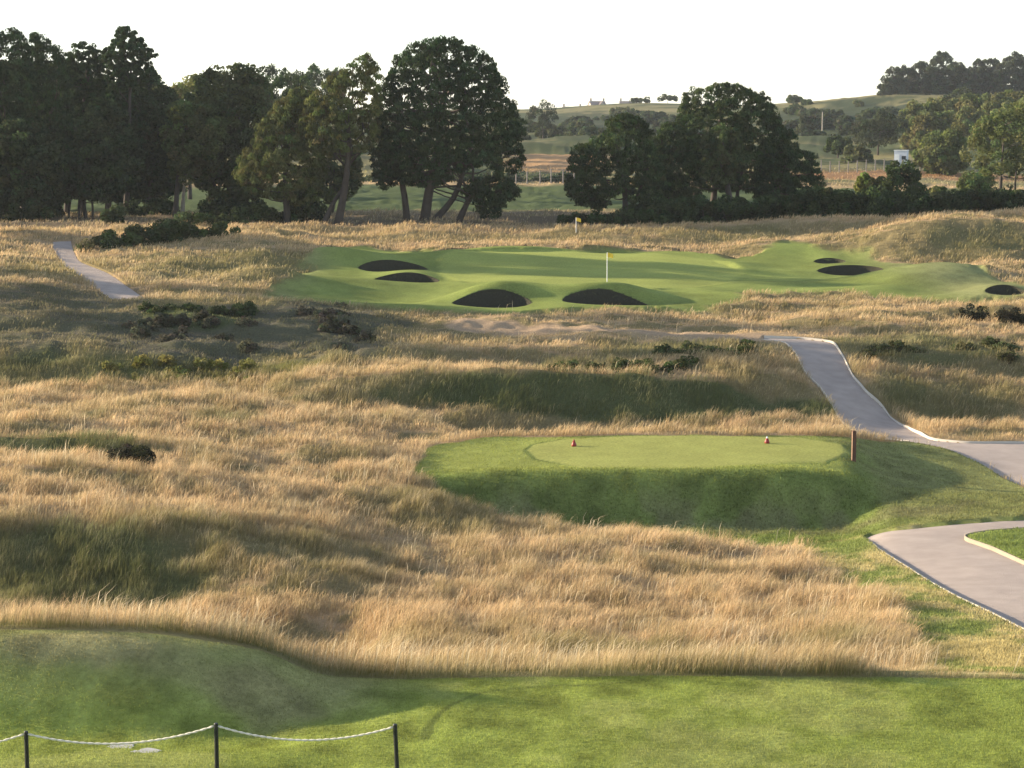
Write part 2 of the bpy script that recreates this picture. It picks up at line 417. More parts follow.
n_a = fbm(GX * 0.35, GY * 0.35, 131, 4)[..., None]
n_b = fbm(GX * 1.6, GY * 1.6, 133, 4)[..., None]
n_c = fbm(GX * 0.12, GY * 0.5, 137, 3)[..., None]
g_lawn = C3(0.245, 0.285, 0.065) * (1 + 0.22 * n_a + 0.5 * n_b)
dry = sstep(0.02, 0.45, n_a + 0.5 * n_b)
g_lawn = g_lawn * (1 - 0.35 * dry) + C3(0.27, 0.25, 0.11) * 0.35 * dry
# the mound in the front lawn is drier on its crown
crown_dry = (m_lawn * sstep(33.5, 36.0, GY) * sstep(-1.5, -3.5, GX))[..., None]
g_lawn = g_lawn * (1 - 0.5 * crown_dry) + C3(0.27, 0.235, 0.14) * (1 + 0.5 * n_b) * 0.5 * crown_dry
rlp = sstep(-0.4, 0.2, n_a + 0.6 * n_b)
lay((C3(0.20, 0.235, 0.07) * (1 - rlp) + C3(0.40, 0.33, 0.15) * rlp) * (1 + 0.3 * n_b), m_rl)
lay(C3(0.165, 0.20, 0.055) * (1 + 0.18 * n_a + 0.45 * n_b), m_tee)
flat = (m_tee * sstep(75.0, 75.8, GY + 0.25 * wob) * sstep(13.6, 12.6, GX + 0.4 * wob))  # level top of the tee, its sunlit look put into a brighter colour
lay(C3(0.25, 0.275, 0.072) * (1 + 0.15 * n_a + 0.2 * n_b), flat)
bare = (m_tee * sstep(71.0, 72.5, GY + 0.8 * ns2) * sstep(75.0, 73.4, GY + 0.8 * ns2) * sstep(0.0, 0.4, ns2 + 0.3 * wob))[..., None]
gcol = gcol * (1 - 0.4 * bare) + C3(0.22, 0.18, 0.115) * 0.4 * bare
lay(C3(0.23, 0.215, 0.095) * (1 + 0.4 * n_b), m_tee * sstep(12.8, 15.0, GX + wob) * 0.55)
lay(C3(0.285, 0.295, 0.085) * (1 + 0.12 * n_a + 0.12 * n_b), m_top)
lay(C3(0.18, 0.22, 0.06) * (1 + 0.3 * n_b), m_isle)
lay(C3(0.19, 0.225, 0.06) * (1 + 0.30 * n_a + 0.15 * n_b), m_green)
lay(C3(0.20, 0.20, 0.09) * (1 + 0.2 * n_a + 0.3 * n_b), m_green * sstep(23, 29, GX + 2 * ns) * 0.8)
lay(C3(0.22, 0.21, 0.095) * (1 + 0.2 * n_a + 0.3 * n_b), m_green * sstep(-11, -16, GX + 2 * ns) * 0.8)
lay(C3(0.27, 0.30, 0.08) * (1 + 0.12 * n_a + 0.12 * n_c), m_putt)
lay(g_lawn, m_lawn)
for px, py, rx, ry, st in [(262, 690, 1.1, 0.9, 0.5), (120, 645, 2.0, 0.5, 0.5), (180, 668, 1.2, 0.5, 0.35)]:
    c = hit(px, py, 28, 37)
    lay(C3(0.27, 0.225, 0.13) * (1 + 0.6 * n_b), st * sstep(1.3, 0.5, np.sqrt(((GX - c[0]) / rx) ** 2 + ((GY - c[1]) / ry) ** 2) + 0.6 * ns2 + 0.4 * wob) * m_lawn)
# cut lines: thin dark lines at the tee top, lawn mow edge and green's collar
dline = np.abs(sdist(TEETOP, GX, GY, 3.0)); lay(C3(0.07, 0.10, 0.03), sstep(0.14, 0.06, dline) * sstep(3.0, 1.0, GX) * 0.8)
LINE = smooth_line(hits([(425, 740), (432, 722), (450, 706), (480, 693), (540, 686), (620, 683)], 30, 36.5), 80)
dl = np.full(GX.shape, 9.0)
for p in LINE:
    dl = np.minimum(dl, np.hypot(GX - p[0], GY - p[1]))
lay(C3(0.08, 0.10, 0.035), sstep(0.11, 0.03, dl + 0.05 * wob) * 0.6)
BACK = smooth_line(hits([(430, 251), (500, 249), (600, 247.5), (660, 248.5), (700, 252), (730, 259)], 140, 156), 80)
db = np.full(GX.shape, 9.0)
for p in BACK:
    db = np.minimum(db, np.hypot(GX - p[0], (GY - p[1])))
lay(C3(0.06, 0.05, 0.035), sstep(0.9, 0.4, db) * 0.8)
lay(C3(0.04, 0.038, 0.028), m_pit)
gcol = np.clip(gcol, 0.01, 0.9)


# ------------------------------------------------------------------ materials
def new_mat(name):
    m = bpy.data.materials.new(name); m.use_nodes = True
    nt = m.node_tree
    for n in list(nt.nodes):
        nt.nodes.remove(n)
    return m, nt


def N(nt, t, **kw):
    n = nt.nodes.new(t)
    for k, v in kw.items():
        setattr(n, k, v)
    return n


def simple_mat(name, col, rough=0.7, var=0.15, scale=6.0, bump=0.0, bscale=40.0, metal=0.0, spec=0.3):
    m, nt = new_mat(name)
    out = N(nt, 'ShaderNodeOutputMaterial'); b = N(nt, 'ShaderNodeBsdfPrincipled')
    tc = N(nt, 'ShaderNodeTexCoord'); no = N(nt, 'ShaderNodeTexNoise'); no.inputs['Scale'].default_value = scale; no.inputs['Detail'].default_value = 6
    nt.links.new(tc.outputs['Object'], no.inputs['Vector'])
    mx = N(nt, 'ShaderNodeMix', data_type='RGBA')
    nt.links.new(no.outputs['Fac'], mx.inputs['Factor'])
    mx.inputs['A'].default_value = (*[c * (1 - var) for c in col], 1); mx.inputs['B'].default_value = (*[min(1, c * (1 + var)) for c in col], 1)
    nt.links.new(mx.outputs['Result'], b.inputs['Base Color'])
    b.inputs['Roughness'].default_value = rough; b.inputs['Metallic'].default_value = metal; b.inputs['Specular IOR Level'].default_value = spec
    if bump:
        n2 = N(nt, 'ShaderNodeTexNoise'); n2.inputs['Scale'].default_value = bscale; n2.inputs['Detail'].default_value = 5
        nt.links.new(tc.outputs['Object'], n2.inputs['Vector'])
        bp = N(nt, 'ShaderNodeBump'); bp.inputs['Strength'].default_value = bump; bp.inputs['Distance'].default_value = 0.05
        nt.links.new(n2.outputs['Fac'], bp.inputs['Height']); nt.links.new(bp.outputs['Normal'], b.inputs['Normal'])
    nt.links.new(b.outputs[0], out.inputs[0])
    return m


def leaf_mat(name, trans=0.35, tint=(1, 1, 1)):
    """colour comes from the mesh (each clump has its own), light passes through in part"""
    m, nt = new_mat(name)
    out = N(nt, 'ShaderNodeOutputMaterial')
    at = N(nt, 'ShaderNodeAttribute', attribute_name='Col')
    d = N(nt, 'ShaderNodeBsdfDiffuse'); t = N(nt, 'ShaderNodeBsdfTranslucent'); mx = N(nt, 'ShaderNodeMixShader'); mx.inputs[0].default_value = trans
    nt.links.new(at.outputs['Color'], d.inputs['Color']); nt.links.new(at.outputs['Color'], t.inputs['Color'])
    nt.links.new(d.outputs[0], mx.inputs[1]); nt.links.new(t.outputs[0], mx.inputs[2]); nt.links.new(mx.outputs[0], out.inputs[0])
    return m


def ground_mat():
    m, nt = new_mat('turf')
    out = N(nt, 'ShaderNodeOutputMaterial'); b = N(nt, 'ShaderNodeBsdfPrincipled')
    at = N(nt, 'ShaderNodeAttribute', attribute_name='Col'); tc = N(nt, 'ShaderNodeTexCoord')
    n1 = N(nt, 'ShaderNodeTexNoise'); n1.inputs['Scale'].default_value = 9; n1.inputs['Detail'].default_value = 8; n1.inputs['Roughness'].default_value = 0.7
    nt.links.new(tc.outputs['Object'], n1.inputs['Vector'])
    mr = N(nt, 'ShaderNodeMapRange'); mr.inputs['From Min'].default_value = 0.3; mr.inputs['From Max'].default_value = 0.7
    mr.inputs['To Min'].default_value = 0.72; mr.inputs['To Max'].default_value = 1.28
    nt.links.new(n1.outputs['Fac'], mr.inputs['Value'])
    mu = N(nt, 'ShaderNodeVectorMath', operation='SCALE')
    nt.links.new(at.outputs['Color'], mu.inputs[0]); nt.links.new(mr.outputs['Result'], mu.inputs['Scale'])
    nt.links.new(mu.outputs[0], b.inputs['Base Color'])
    n2 = N(nt, 'ShaderNodeTexNoise'); n2.inputs['Scale'].default_value = 55; n2.inputs['Detail'].default_value = 4
    nt.links.new(tc.outputs['Object'], n2.inputs['Vector'])
    bp = N(nt, 'ShaderNodeBump'); bp.inputs['Strength'].default_value = 0.9; bp.inputs['Distance'].default_value = 0.035
    nt.links.new(n2.outputs['Fac'], bp.inputs['Height']); nt.links.new(bp.outputs['Normal'], b.inputs['Normal'])
    b.inputs['Roughness'].default_value = 0.95; b.inputs['Specular IOR Level'].default_value = 0.05
    nt.links.new(b.outputs[0], out.inputs[0])
    return m


M_TURF = ground_mat()
M_GRASS = leaf_mat('dry_grass', 0.42)
M_NEEDLE = leaf_mat('pine_needles', 0.22)
M_LEAF = leaf_mat('leaves', 0.35)
M_BARK = simple_mat('bark', (0.058, 0.046, 0.038), 0.9, 0.4, 3.0, 0.8, 8.0)
M_PALEBARK = simple_mat('pale_bark', (0.33, 0.29, 0.24), 0.9, 0.4, 3.0, 0.5, 8.0)
M_PATH = simple_mat('path_gravel', (0.38, 0.315, 0.275), 0.9, 0.25, 1.3, 0.8, 50.0, spec=0.1)
M_EDGE = simple_mat('pale_edging', (0.50, 0.44, 0.36), 0.8, 0.15, 3.0)
M_TAN = simple_mat('tan_edging', (0.26, 0.22, 0.16), 0.9, 0.2, 3.0)
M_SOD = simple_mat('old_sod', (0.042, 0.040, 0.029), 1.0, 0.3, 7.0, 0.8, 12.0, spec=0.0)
M_SAND = simple_mat('sand', (0.42, 0.35, 0.25), 1.0, 0.1, 4.0, 0.3, 20.0, spec=0.0)
M_BLACK = simple_mat('black_paint', (0.012, 0.014, 0.012), 0.5, 0.2, 5.0)
M_ROPE = simple_mat('pale_rope', (0.62, 0.58, 0.48), 0.9, 0.2, 30.0)
M_WOOD = simple_mat('stained_wood', (0.12, 0.058, 0.036), 0.75, 0.3, 6.0)
M_SUNWOOD = simple_mat('sunlit_wood', (0.33, 0.22, 0.14), 0.8, 0.2, 6.0)
M_RED = simple_mat('red_paint', (0.25, 0.03, 0.022), 0.45, 0.1, 8.0)
M_WHITE = simple_mat('white_paint', (0.78, 0.78, 0.76), 0.5, 0.05, 3.0)
M_YELLOW = simple_mat('yellow_cloth', (0.80, 0.55, 0.06), 0.8, 0.08, 5.0)
M_STONE = simple_mat('pale_stone', (0.42, 0.40, 0.37), 0.9, 0.2, 5.0)
M_POSTGREY = simple_mat('weathered_post', (0.20, 0.18, 0.16), 0.9, 0.3, 3.0)
M_WALL = simple_mat('house_wall', (0.42, 0.36, 0.31), 0.9, 0.15, 1.0)
M_ROOF = simple_mat('house_roof', (0.20, 0.15, 0.14), 0.9, 0.2, 1.0)
M_GLASS = simple_mat('dark_glass', (0.03, 0.035, 0.04), 0.15, 0.1, 1.0, spec=0.5)
M_CABIN = simple_mat('white_sheet', (0.55, 0.57, 0.62), 0.5, 0.05, 1.0)


# ------------------------------------------------------------------ mesh helpers
def mesh_np(name, V, faces, mat, col=None, parent=None, smooth=False):
    """faces: (n, k) array with k = 3 or 4"""
    V = np.asarray(V, np.float32); faces = np.asarray(faces, np.int32)
    me = bpy.data.meshes.new(name)
    k = faces.shape[1]; n = len(faces)
    me.vertices.add(len(V)); me.vertices.foreach_set('co', V.ravel())
    me.loops.add(n * k); me.loops.foreach_set('vertex_index', faces.ravel())
    me.polygons.add(n); me.polygons.foreach_set('loop_start', np.arange(0, n * k, k, dtype=np.int32))
    if smooth:
        me.polygons.foreach_set('use_smooth', np.ones(n, bool))
    if col is not None:
        a = me.color_attributes.new('Col', 'FLOAT_COLOR', 'POINT')
        c = np.ones((len(V), 4), np.float32); c[:, :3] = col
        a.data.foreach_set('color', c.ravel())
    me.update(calc_edges=True)
    me.materials.append(mat)
    o = bpy.data.objects.new(name, me); COL.objects.link(o)
    if parent is not None:
        o.parent = parent
    return o


class MB:
    """collects shapes with mixed faces for one mesh"""
    def __init__(self):
        self.v = []; self.f = []

    def add(self, v, f):
        o = len(self.v); self.v += [tuple(map(float, p)) for p in v]; self.f += [tuple(i + o for i in q) for q in f]

    def box(self, c, s, rz=0.0):
        x, y, z = [d / 2 for d in s]; ca, sa = math.cos(rz), math.sin(rz)
        v = []
        for dz in (-z, z):
            for dx, dy in ((-x, -y), (x, -y), (x, y), (-x, y)):
                v.append((c[0] + dx * ca - dy * sa, c[1] + dx * sa + dy * ca, c[2] + dz))
        self.add(v, [(3, 2, 1, 0), (4, 5, 6, 7), (0, 1, 5, 4), (1, 2, 6, 5), (2, 3, 7, 6), (3, 0, 4, 7)])

    def tube(self, pts, rad, n=8, cap=True):
        pts = [Vector(p) for p in pts]
        rad = list(rad) if hasattr(rad, '__len__') else [rad] * len(pts)
        v = []; f = []
        for i, p in enumerate(pts):
            d = (pts[min(i + 1, len(pts) - 1)] - pts[max(i - 1, 0)]).normalized()
            a = d.orthogonal() if i == 0 else (a - d * a.dot(d))
            a = a.normalized(); b = d.cross(a)
            for k in range(n):
                t = 2 * math.pi * k / n
                v.append(p + (a * math.cos(t) + b * math.sin(t)) * rad[i])
        for i in range(len(pts) - 1):
            for k in range(n):
                f.append((i * n + k, i * n + (k + 1) % n, (i + 1) * n + (k + 1) % n, (i + 1) * n + k))
        if cap:
            f.append(tuple(range(n - 1, -1, -1))); f.append(tuple((len(pts) - 1) * n + k for k in range(n)))
        self.add(v, f)

    def build(self, name, mat, parent=None, smooth=False):
        me = bpy.data.meshes.new(name); me.from_pydata(self.v, [], self.f); me.update()
        if smooth:
            me.polygons.foreach_set('use_smooth', np.ones(len(me.polygons), bool))
        me.materials.append(mat)
        o = bpy.data.objects.new(name, me); COL.objects.link(o)
        if parent is not None:
            o.parent = parent
        return o


def tag(o, label, cat, group=None, kind=None):
    o['label'] = label; o['category'] = cat
    if group:
        o['group'] = group
    if kind:
        o['kind'] = kind
    return o


def empty(name, loc, label, cat, group=None, rz=0.0):
    o = bpy.data.objects.new(name, None); COL.objects.link(o)
    o.location = loc; o.rotation_euler = (0, 0, rz); o.empty_display_size = 0.3
    return tag(o, label, cat, group)


def copy_tree(o, parent=None):
    c = o.copy(); COL.objects.link(c)
    if parent is not None:
        c.parent = parent
    for ch in list(o.children):
        copy_tree(ch, c)
    return c


# ------------------------------------------------------------------ ground
V = np.stack([GX, GY, GZ], -1).reshape(-1, 3)
ii = np.arange((NR - 1) * (NC - 1)); rr = ii // (NC - 1); cc = ii % (NC - 1)
q = rr * NC + cc
FQ = np.stack([q, q + 1, q + NC + 1, q + NC], -1)
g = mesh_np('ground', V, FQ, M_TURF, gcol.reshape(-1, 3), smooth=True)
tag(g, 'links ground of mown turf and rough dunes rolling away to hills', 'ground', kind='structure')


# ------------------------------------------------------------------ cart paths
def ribbon_path(A, B, dep, label):
    n = len(A); K = 9
    # ends at equal lengths
    T = np.linspace(0, 1, K)
    P = A[:, None, :] * (1 - T[None, :, None]) + B[:, None, :] * T[None, :, None]
    x = P[..., 0].ravel(); y = P[..., 1].ravel()
    z = grid_at(x, y, GZ_nopit) - dep + 0.02 * np.tile(np.sin(T * math.pi), n)
    V = np.stack([x, y, z], -1)
    i = np.arange((n - 1) * (K - 1)); r = i // (K - 1); c = i % (K - 1); q = r * K + c
    o = mesh_np('cart_path', V, np.stack([q, q + 1, q + K + 1, q + K], -1), M_PATH, smooth=True)
    tag(o, label, 'path', kind='structure')
    return o


def edging(L, side, label, off=0.0, w=0.055, dep=0.2, top=0.012, mat=None):
    d = np.gradient(L, axis=0); d /= np.hypot(d[:, 0], d[:, 1])[:, None]
    nrm = np.c_[-d[:, 1], d[:, 0]] * side
    a = L + nrm * off; b = L + nrm * (off + w)
    za = grid_at(a[:, 0] + nrm[:, 0] * 0.3, a[:, 1] + nrm[:, 1] * 0.3, GZ_nopit) + top
    n = len(L); V = []
    for p, z in ((a, za - dep), (a, za), (b, za), (b, za - dep)):
        V.append(np.c_[p, z])
    V = np.concatenate(V); f = []
    for s in range(3):
        i = np.arange(n - 1); f.append(np.stack([s * n + i, s * n + i + 1, (s + 1) * n + i + 1, (s + 1) * n + i], -1))
    o = mesh_np('path_edging', V, np.concatenate(f), mat or M_EDGE)
    tag(o, label, 'path edging')
    return o


ribbon_path(*PATHS[0], 'pale gravel cart path climbing in a curve behind the tee')
ribbon_path(*PATHS[1], 'pale gravel cart path making a hairpin below the tee bank')
ribbon_path(*PATHS[2], 'short narrow stretch of gravel path near the left wood')


def out_side(A, B):
    """which side of A is away from B"""
    k = len(A) // 2; d = A[k + 1] - A[k - 1]; nrm = np.array([-d[1], d[0]]); return -1 if np.dot(nrm, B[k] - A[k]) > 0 else 1


edging(PATHS[0][0], out_side(PATHS[0][0], PATHS[0][1]), 'pale edging strip along the far right side of the upper cart path')
edging(PATHS[0][1][:92], out_side(PATHS[0][1], PATHS[0][0]), 'pale edging strip along the left side of the upper cart path')
kc = int(np.argmin(np.hypot(*(PATHS[1][0] - PA2[5]).T)))
edging(PATHS[1][0][kc + 1:], out_side(PATHS[1][0], PATHS[1][1]), 'pale edging strip along the outer side of the lower hairpin path')
edging(PATHS[1][1], out_side(PATHS[1][1], PATHS[1][0]), 'tan edging strip round the small lawn inside the hairpin path', mat=M_TAN)
0 and edging(PATHS[2][0], out_side(PATHS[2][0], PATHS[2][1]), 'pale edging strip on the right side of the narrow path by the left wood')

# ------------------------------------------------------------------ bunkers
BL = ['front bunker with a dark arched sod face, left neighbour of the widest front bunker',
      'widest front bunker with a dark arched sod face directly below the yellow flag',
      'upper of the two dark lens shaped bunkers left of the green',
      'lower of the two dark lens shaped bunkers left of the green',
      'large dark oval bunker cut into the turf right of the green',
      'small dark bunker slit just above the large oval bunker right of the green',
      'small dark bunker at the far right end of the mown turf']
for (x0, y0, a, b, dep, amp), zf, lab in zip(BUNK, PIT_Z, BL):
    e = empty('bunker', (x0, y0, zf), lab, 'bunker')
    n = 72; th = np.linspace(0, 2 * math.pi, n, endpoint=False)
    K = 14
    ct, st = np.cos(th), np.sin(th)
    zr = grid_at(x0 + a * 1.0 * ct, y0 + b * 1.0 * st, GZ_nopit) - 0.16 * sstep(0.15, -0.3, st)
    rows = []
    for k in range(K + 1):
        t = k / K
        s = 0.80 + 0.19 * t
        zz = zf - 0.03 + (zr - zf + 0.03) * t + (0.0 if k < K else 0.02)
        rows.append(np.c_[a * s * ct, b * s * st, zz - zf + 0.02 * np.sin(th * 23 + k * 2.1) * (t < 1)])
    Vb = np.concatenate(rows); f = []
    for k in range(K):
        i = np.arange(n); f.append(np.stack([k * n + i, k * n + (i + 1) % n, (k + 1) * n + (i + 1) % n, (k + 1) * n + i], -1))
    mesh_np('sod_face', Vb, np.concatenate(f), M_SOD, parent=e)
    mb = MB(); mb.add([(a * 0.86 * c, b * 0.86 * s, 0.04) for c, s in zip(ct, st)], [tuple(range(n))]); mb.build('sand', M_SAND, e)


# ------------------------------------------------------------------ grass
def blades(P, h, w, lean, cb, ct, wide=0.62):
    n = len(P)
    ph = rng.uniform(0, 2 * math.pi, n)
    sx = np.cos(ph) * w * 0.5; sy = np.sin(ph) * w * 0.5
    V = np.empty((n, 5, 3), np.float32)
    mid = P + np.c_[lean[:, 0] * h * 0.25, lean[:, 1] * h * 0.25, h * wide]
    tip = P + np.c_[lean[:, 0] * h * 0.75, lean[:, 1] * h * 0.75, h * np.sqrt(np.clip(1 - 0.35 * (lean ** 2).sum(1), 0.3, 1))]
    s = np.c_[sx, sy, np.zeros(n)]
    V[:, 0] = P - s * 0.7; V[:, 1] = P + s * 0.7; V[:, 2] = mid - s; V[:, 3] = mid + s; V[:, 4] = tip
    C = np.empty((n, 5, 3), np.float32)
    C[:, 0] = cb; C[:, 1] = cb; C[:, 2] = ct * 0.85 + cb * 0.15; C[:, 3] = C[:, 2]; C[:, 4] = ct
    i = np.arange(n)[:, None] * 5
    Fc = np.concatenate([i + [0, 1, 3], i + [0, 3, 2], i + [2, 3, 4]], 1).reshape(-1, 3)
    return V.reshape(-1, 3), Fc, C.reshape(-1, 3)


def scatter(y0, y1, dens, um=0.285):
    area = um * (y1 * y1 - y0 * y0)
    n = int(area * dens)
    y = np.sqrt(rng.uniform(y0 * y0, y1 * y1, n)); u = rng.uniform(-um, um, n)
    return u * y, y


def merge(parts):
    V, Fc, C = [], [], []; o = 0
    for v, f, c in parts:
        V.append(v); Fc.append(f + o); C.append(c); o += len(v)
    return np.concatenate(V), np.concatenate(Fc), np.concatenate(C)


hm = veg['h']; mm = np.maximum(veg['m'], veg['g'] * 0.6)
parts = []
clump = lambda x, y: fbm(x * 0.8, y * 0.8, 201, 3)
for (y0, y1, dens, wmin) in [(36.4, 48, 560, 0.007), (48, 62, 420, 0.009), (62, 80, 280, 0.011), (80, 100, 170, 0.015), (100, 125, 75, 0.024), (125, 165, 38, 0.034), (165, 200, 12, 0.05), (262, 330, 1.5, 0.10)]:
    x, y = scatter(y0, y1, dens)
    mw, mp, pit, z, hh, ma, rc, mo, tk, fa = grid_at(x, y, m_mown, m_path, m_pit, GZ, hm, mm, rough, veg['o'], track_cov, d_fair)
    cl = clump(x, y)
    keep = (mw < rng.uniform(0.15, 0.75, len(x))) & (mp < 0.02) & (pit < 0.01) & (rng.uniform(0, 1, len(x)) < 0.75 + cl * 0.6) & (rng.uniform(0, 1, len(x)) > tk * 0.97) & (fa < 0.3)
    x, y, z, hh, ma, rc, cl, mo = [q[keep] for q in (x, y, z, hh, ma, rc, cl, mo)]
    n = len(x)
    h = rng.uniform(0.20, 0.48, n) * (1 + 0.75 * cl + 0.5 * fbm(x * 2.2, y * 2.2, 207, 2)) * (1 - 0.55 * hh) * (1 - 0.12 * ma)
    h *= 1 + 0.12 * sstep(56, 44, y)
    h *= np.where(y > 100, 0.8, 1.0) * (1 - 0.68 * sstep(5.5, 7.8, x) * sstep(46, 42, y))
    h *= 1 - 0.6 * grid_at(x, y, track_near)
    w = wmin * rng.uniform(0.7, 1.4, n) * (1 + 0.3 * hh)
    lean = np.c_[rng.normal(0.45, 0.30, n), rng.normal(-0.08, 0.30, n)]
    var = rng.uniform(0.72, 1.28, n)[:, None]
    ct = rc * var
    c1 = sstep(0.0, 0.5, fbm(x * 0.55, y * 0.55, 301, 4))[:, None]; c2 = sstep(0.05, 0.45, fbm(x * 1.7, y * 1.7, 311, 3))[:, None]; c3 = sstep(0.15, 0.5, fbm(x * 0.9 + 7, y * 0.9, 321, 3))[:, None]
    dk = (1 - ma)[:, None] * (1 - hh)[:, None]
    ct = ct * (1 - 0.45 * c1 * dk) + C3(0.43, 0.29, 0.155) * 0.4 * c1 * dk * var
    ct = ct * (1 - 0.45 * c2 * dk) + C3(0.66, 0.54, 0.36) * 0.45 * c2 * dk * var
    ct = ct * (1 - 0.35 * c3 * dk) + C3(0.25, 0.23, 0.11) * 0.35 * c3 * dk * var
    c4 = sstep(-0.05, 0.35, fbm(x * 0.9, y * 0.9, 331, 4))[:, None] * np.clip(ma, 0, 1)[:, None]
    ct = ct * (1 - 0.75 * c4) + C3(0.29, 0.28, 0.15) * 0.75 * c4 * var
    sp = rng.uniform(0, 1, n)[:, None]
    ct = np.where(sp < 0.12, ct * 0.4 + C3(0.16, 0.18, 0.06) * 0.6, ct)
    pale = (rng.uniform(0, 1, n) < 0.18 * (1 - ma) * (1 - hh))[:, None]
    ct = np.where(pale, ct * 0.4 + C3(0.62, 0.50, 0.32) * 0.6, ct)
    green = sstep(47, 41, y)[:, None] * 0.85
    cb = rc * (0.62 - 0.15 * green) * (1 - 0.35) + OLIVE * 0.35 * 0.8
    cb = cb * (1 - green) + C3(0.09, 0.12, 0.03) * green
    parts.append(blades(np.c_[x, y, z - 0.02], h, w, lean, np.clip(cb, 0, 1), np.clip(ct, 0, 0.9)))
# scattered taller seed stems
for (y0, y1, dens, wd) in [(36.4, 50, 12, 0.010), (50, 80, 2.2, 0.014), (80, 118, 0.5, 0.02)]:
    x, y = scatter(y0, y1, dens)
    mw, mp, pit, z, dk_ = grid_at(x, y, m_mown, m_path, m_pit, GZ, np.maximum(veg['m'], np.maximum(veg['h'], veg['o'])))
    keep = (dk_ < 0.3) & (mw < 0.4) & (mp < 0.02) & (pit < 0.01) & (fbm(x * 0.5, y * 0.5, 401, 3) > -0.05)
    x, y, z = x[keep], y[keep], z[keep]; n = len(x)
    var = rng.uniform(0.8, 1.15, n)[:, None]
    parts.append(blades(np.c_[x, y, z - 0.02], rng.uniform(0.55, 0.95, n), wd * rng.uniform(0.8, 1.3, n), np.c_[rng.normal(0.5, 0.25, n), rng.normal(-0.1, 0.3, n)],
                        np.full((n, 3), 0.25) * C3(1, 0.85, 0.5) * var, C3(0.68, 0.56, 0.38) * var, 0.72))
V, Fc, C = merge(parts)
NB = len(V) // 5
o = mesh_np('tall_grass', V, Fc, M_GRASS, C)
tag(o, 'tall straw coloured rough grass covering the dunes between the mown areas', 'grass', kind='stuff')

# short blades on the mown ground
parts = []
for (y0, y1, dens, w0, h0) in [(28, 37, 1500, 0.007, 0.035), (37.5, 48, 520, 0.012, 0.10), (48, 76, 260, 0.018, 0.085), (76, 90, 130, 0.022, 0.05)]:
    x, y = scatter(y0, y1, dens, 0.275)
    mw, mp, z, gc, top = grid_at(x, y, m_mown, m_path, GZ, gcol, m_top)
    keep = (mw > 0.6) & (mp < 0.01) & (rng.uniform(0, 1, len(x)) > top * 0.5)
    x, y, z, gc, top = [q[keep] for q in (x, y, z, gc, top)]
    n = len(x)
    h = h0 * rng.uniform(0.5, 1.3, n) * (1 - 0.6 * top)
    var = rng.uniform(0.75, 1.3, n)[:, None]
    lean = np.c_[rng.normal(0.1, 0.5, n), rng.normal(0, 0.5, n)]
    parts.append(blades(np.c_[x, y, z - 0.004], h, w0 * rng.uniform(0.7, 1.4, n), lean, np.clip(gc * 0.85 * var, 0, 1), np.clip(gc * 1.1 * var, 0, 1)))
V, Fc, C = merge(parts)
o = mesh_np('short_grass', V, Fc, M_GRASS, C)
tag(o, 'short green turf grass on the front lawn, tee and path verges', 'grass', kind='stuff')
print('blades', NB, len(V) // 5)


# ------------------------------------------------------------------ trees
def chord(poly, z):
    xs = []
    n = len(poly)
    for k in range(n):
        ax, az = poly[k]; bx, bz = poly[(k + 1) % n]
        if (az > z) != (bz > z):
            xs.append(ax + (bx - ax) * (z - az) / (bz - az))
    return (min(xs), max(xs)) if len(xs) > 1 else None


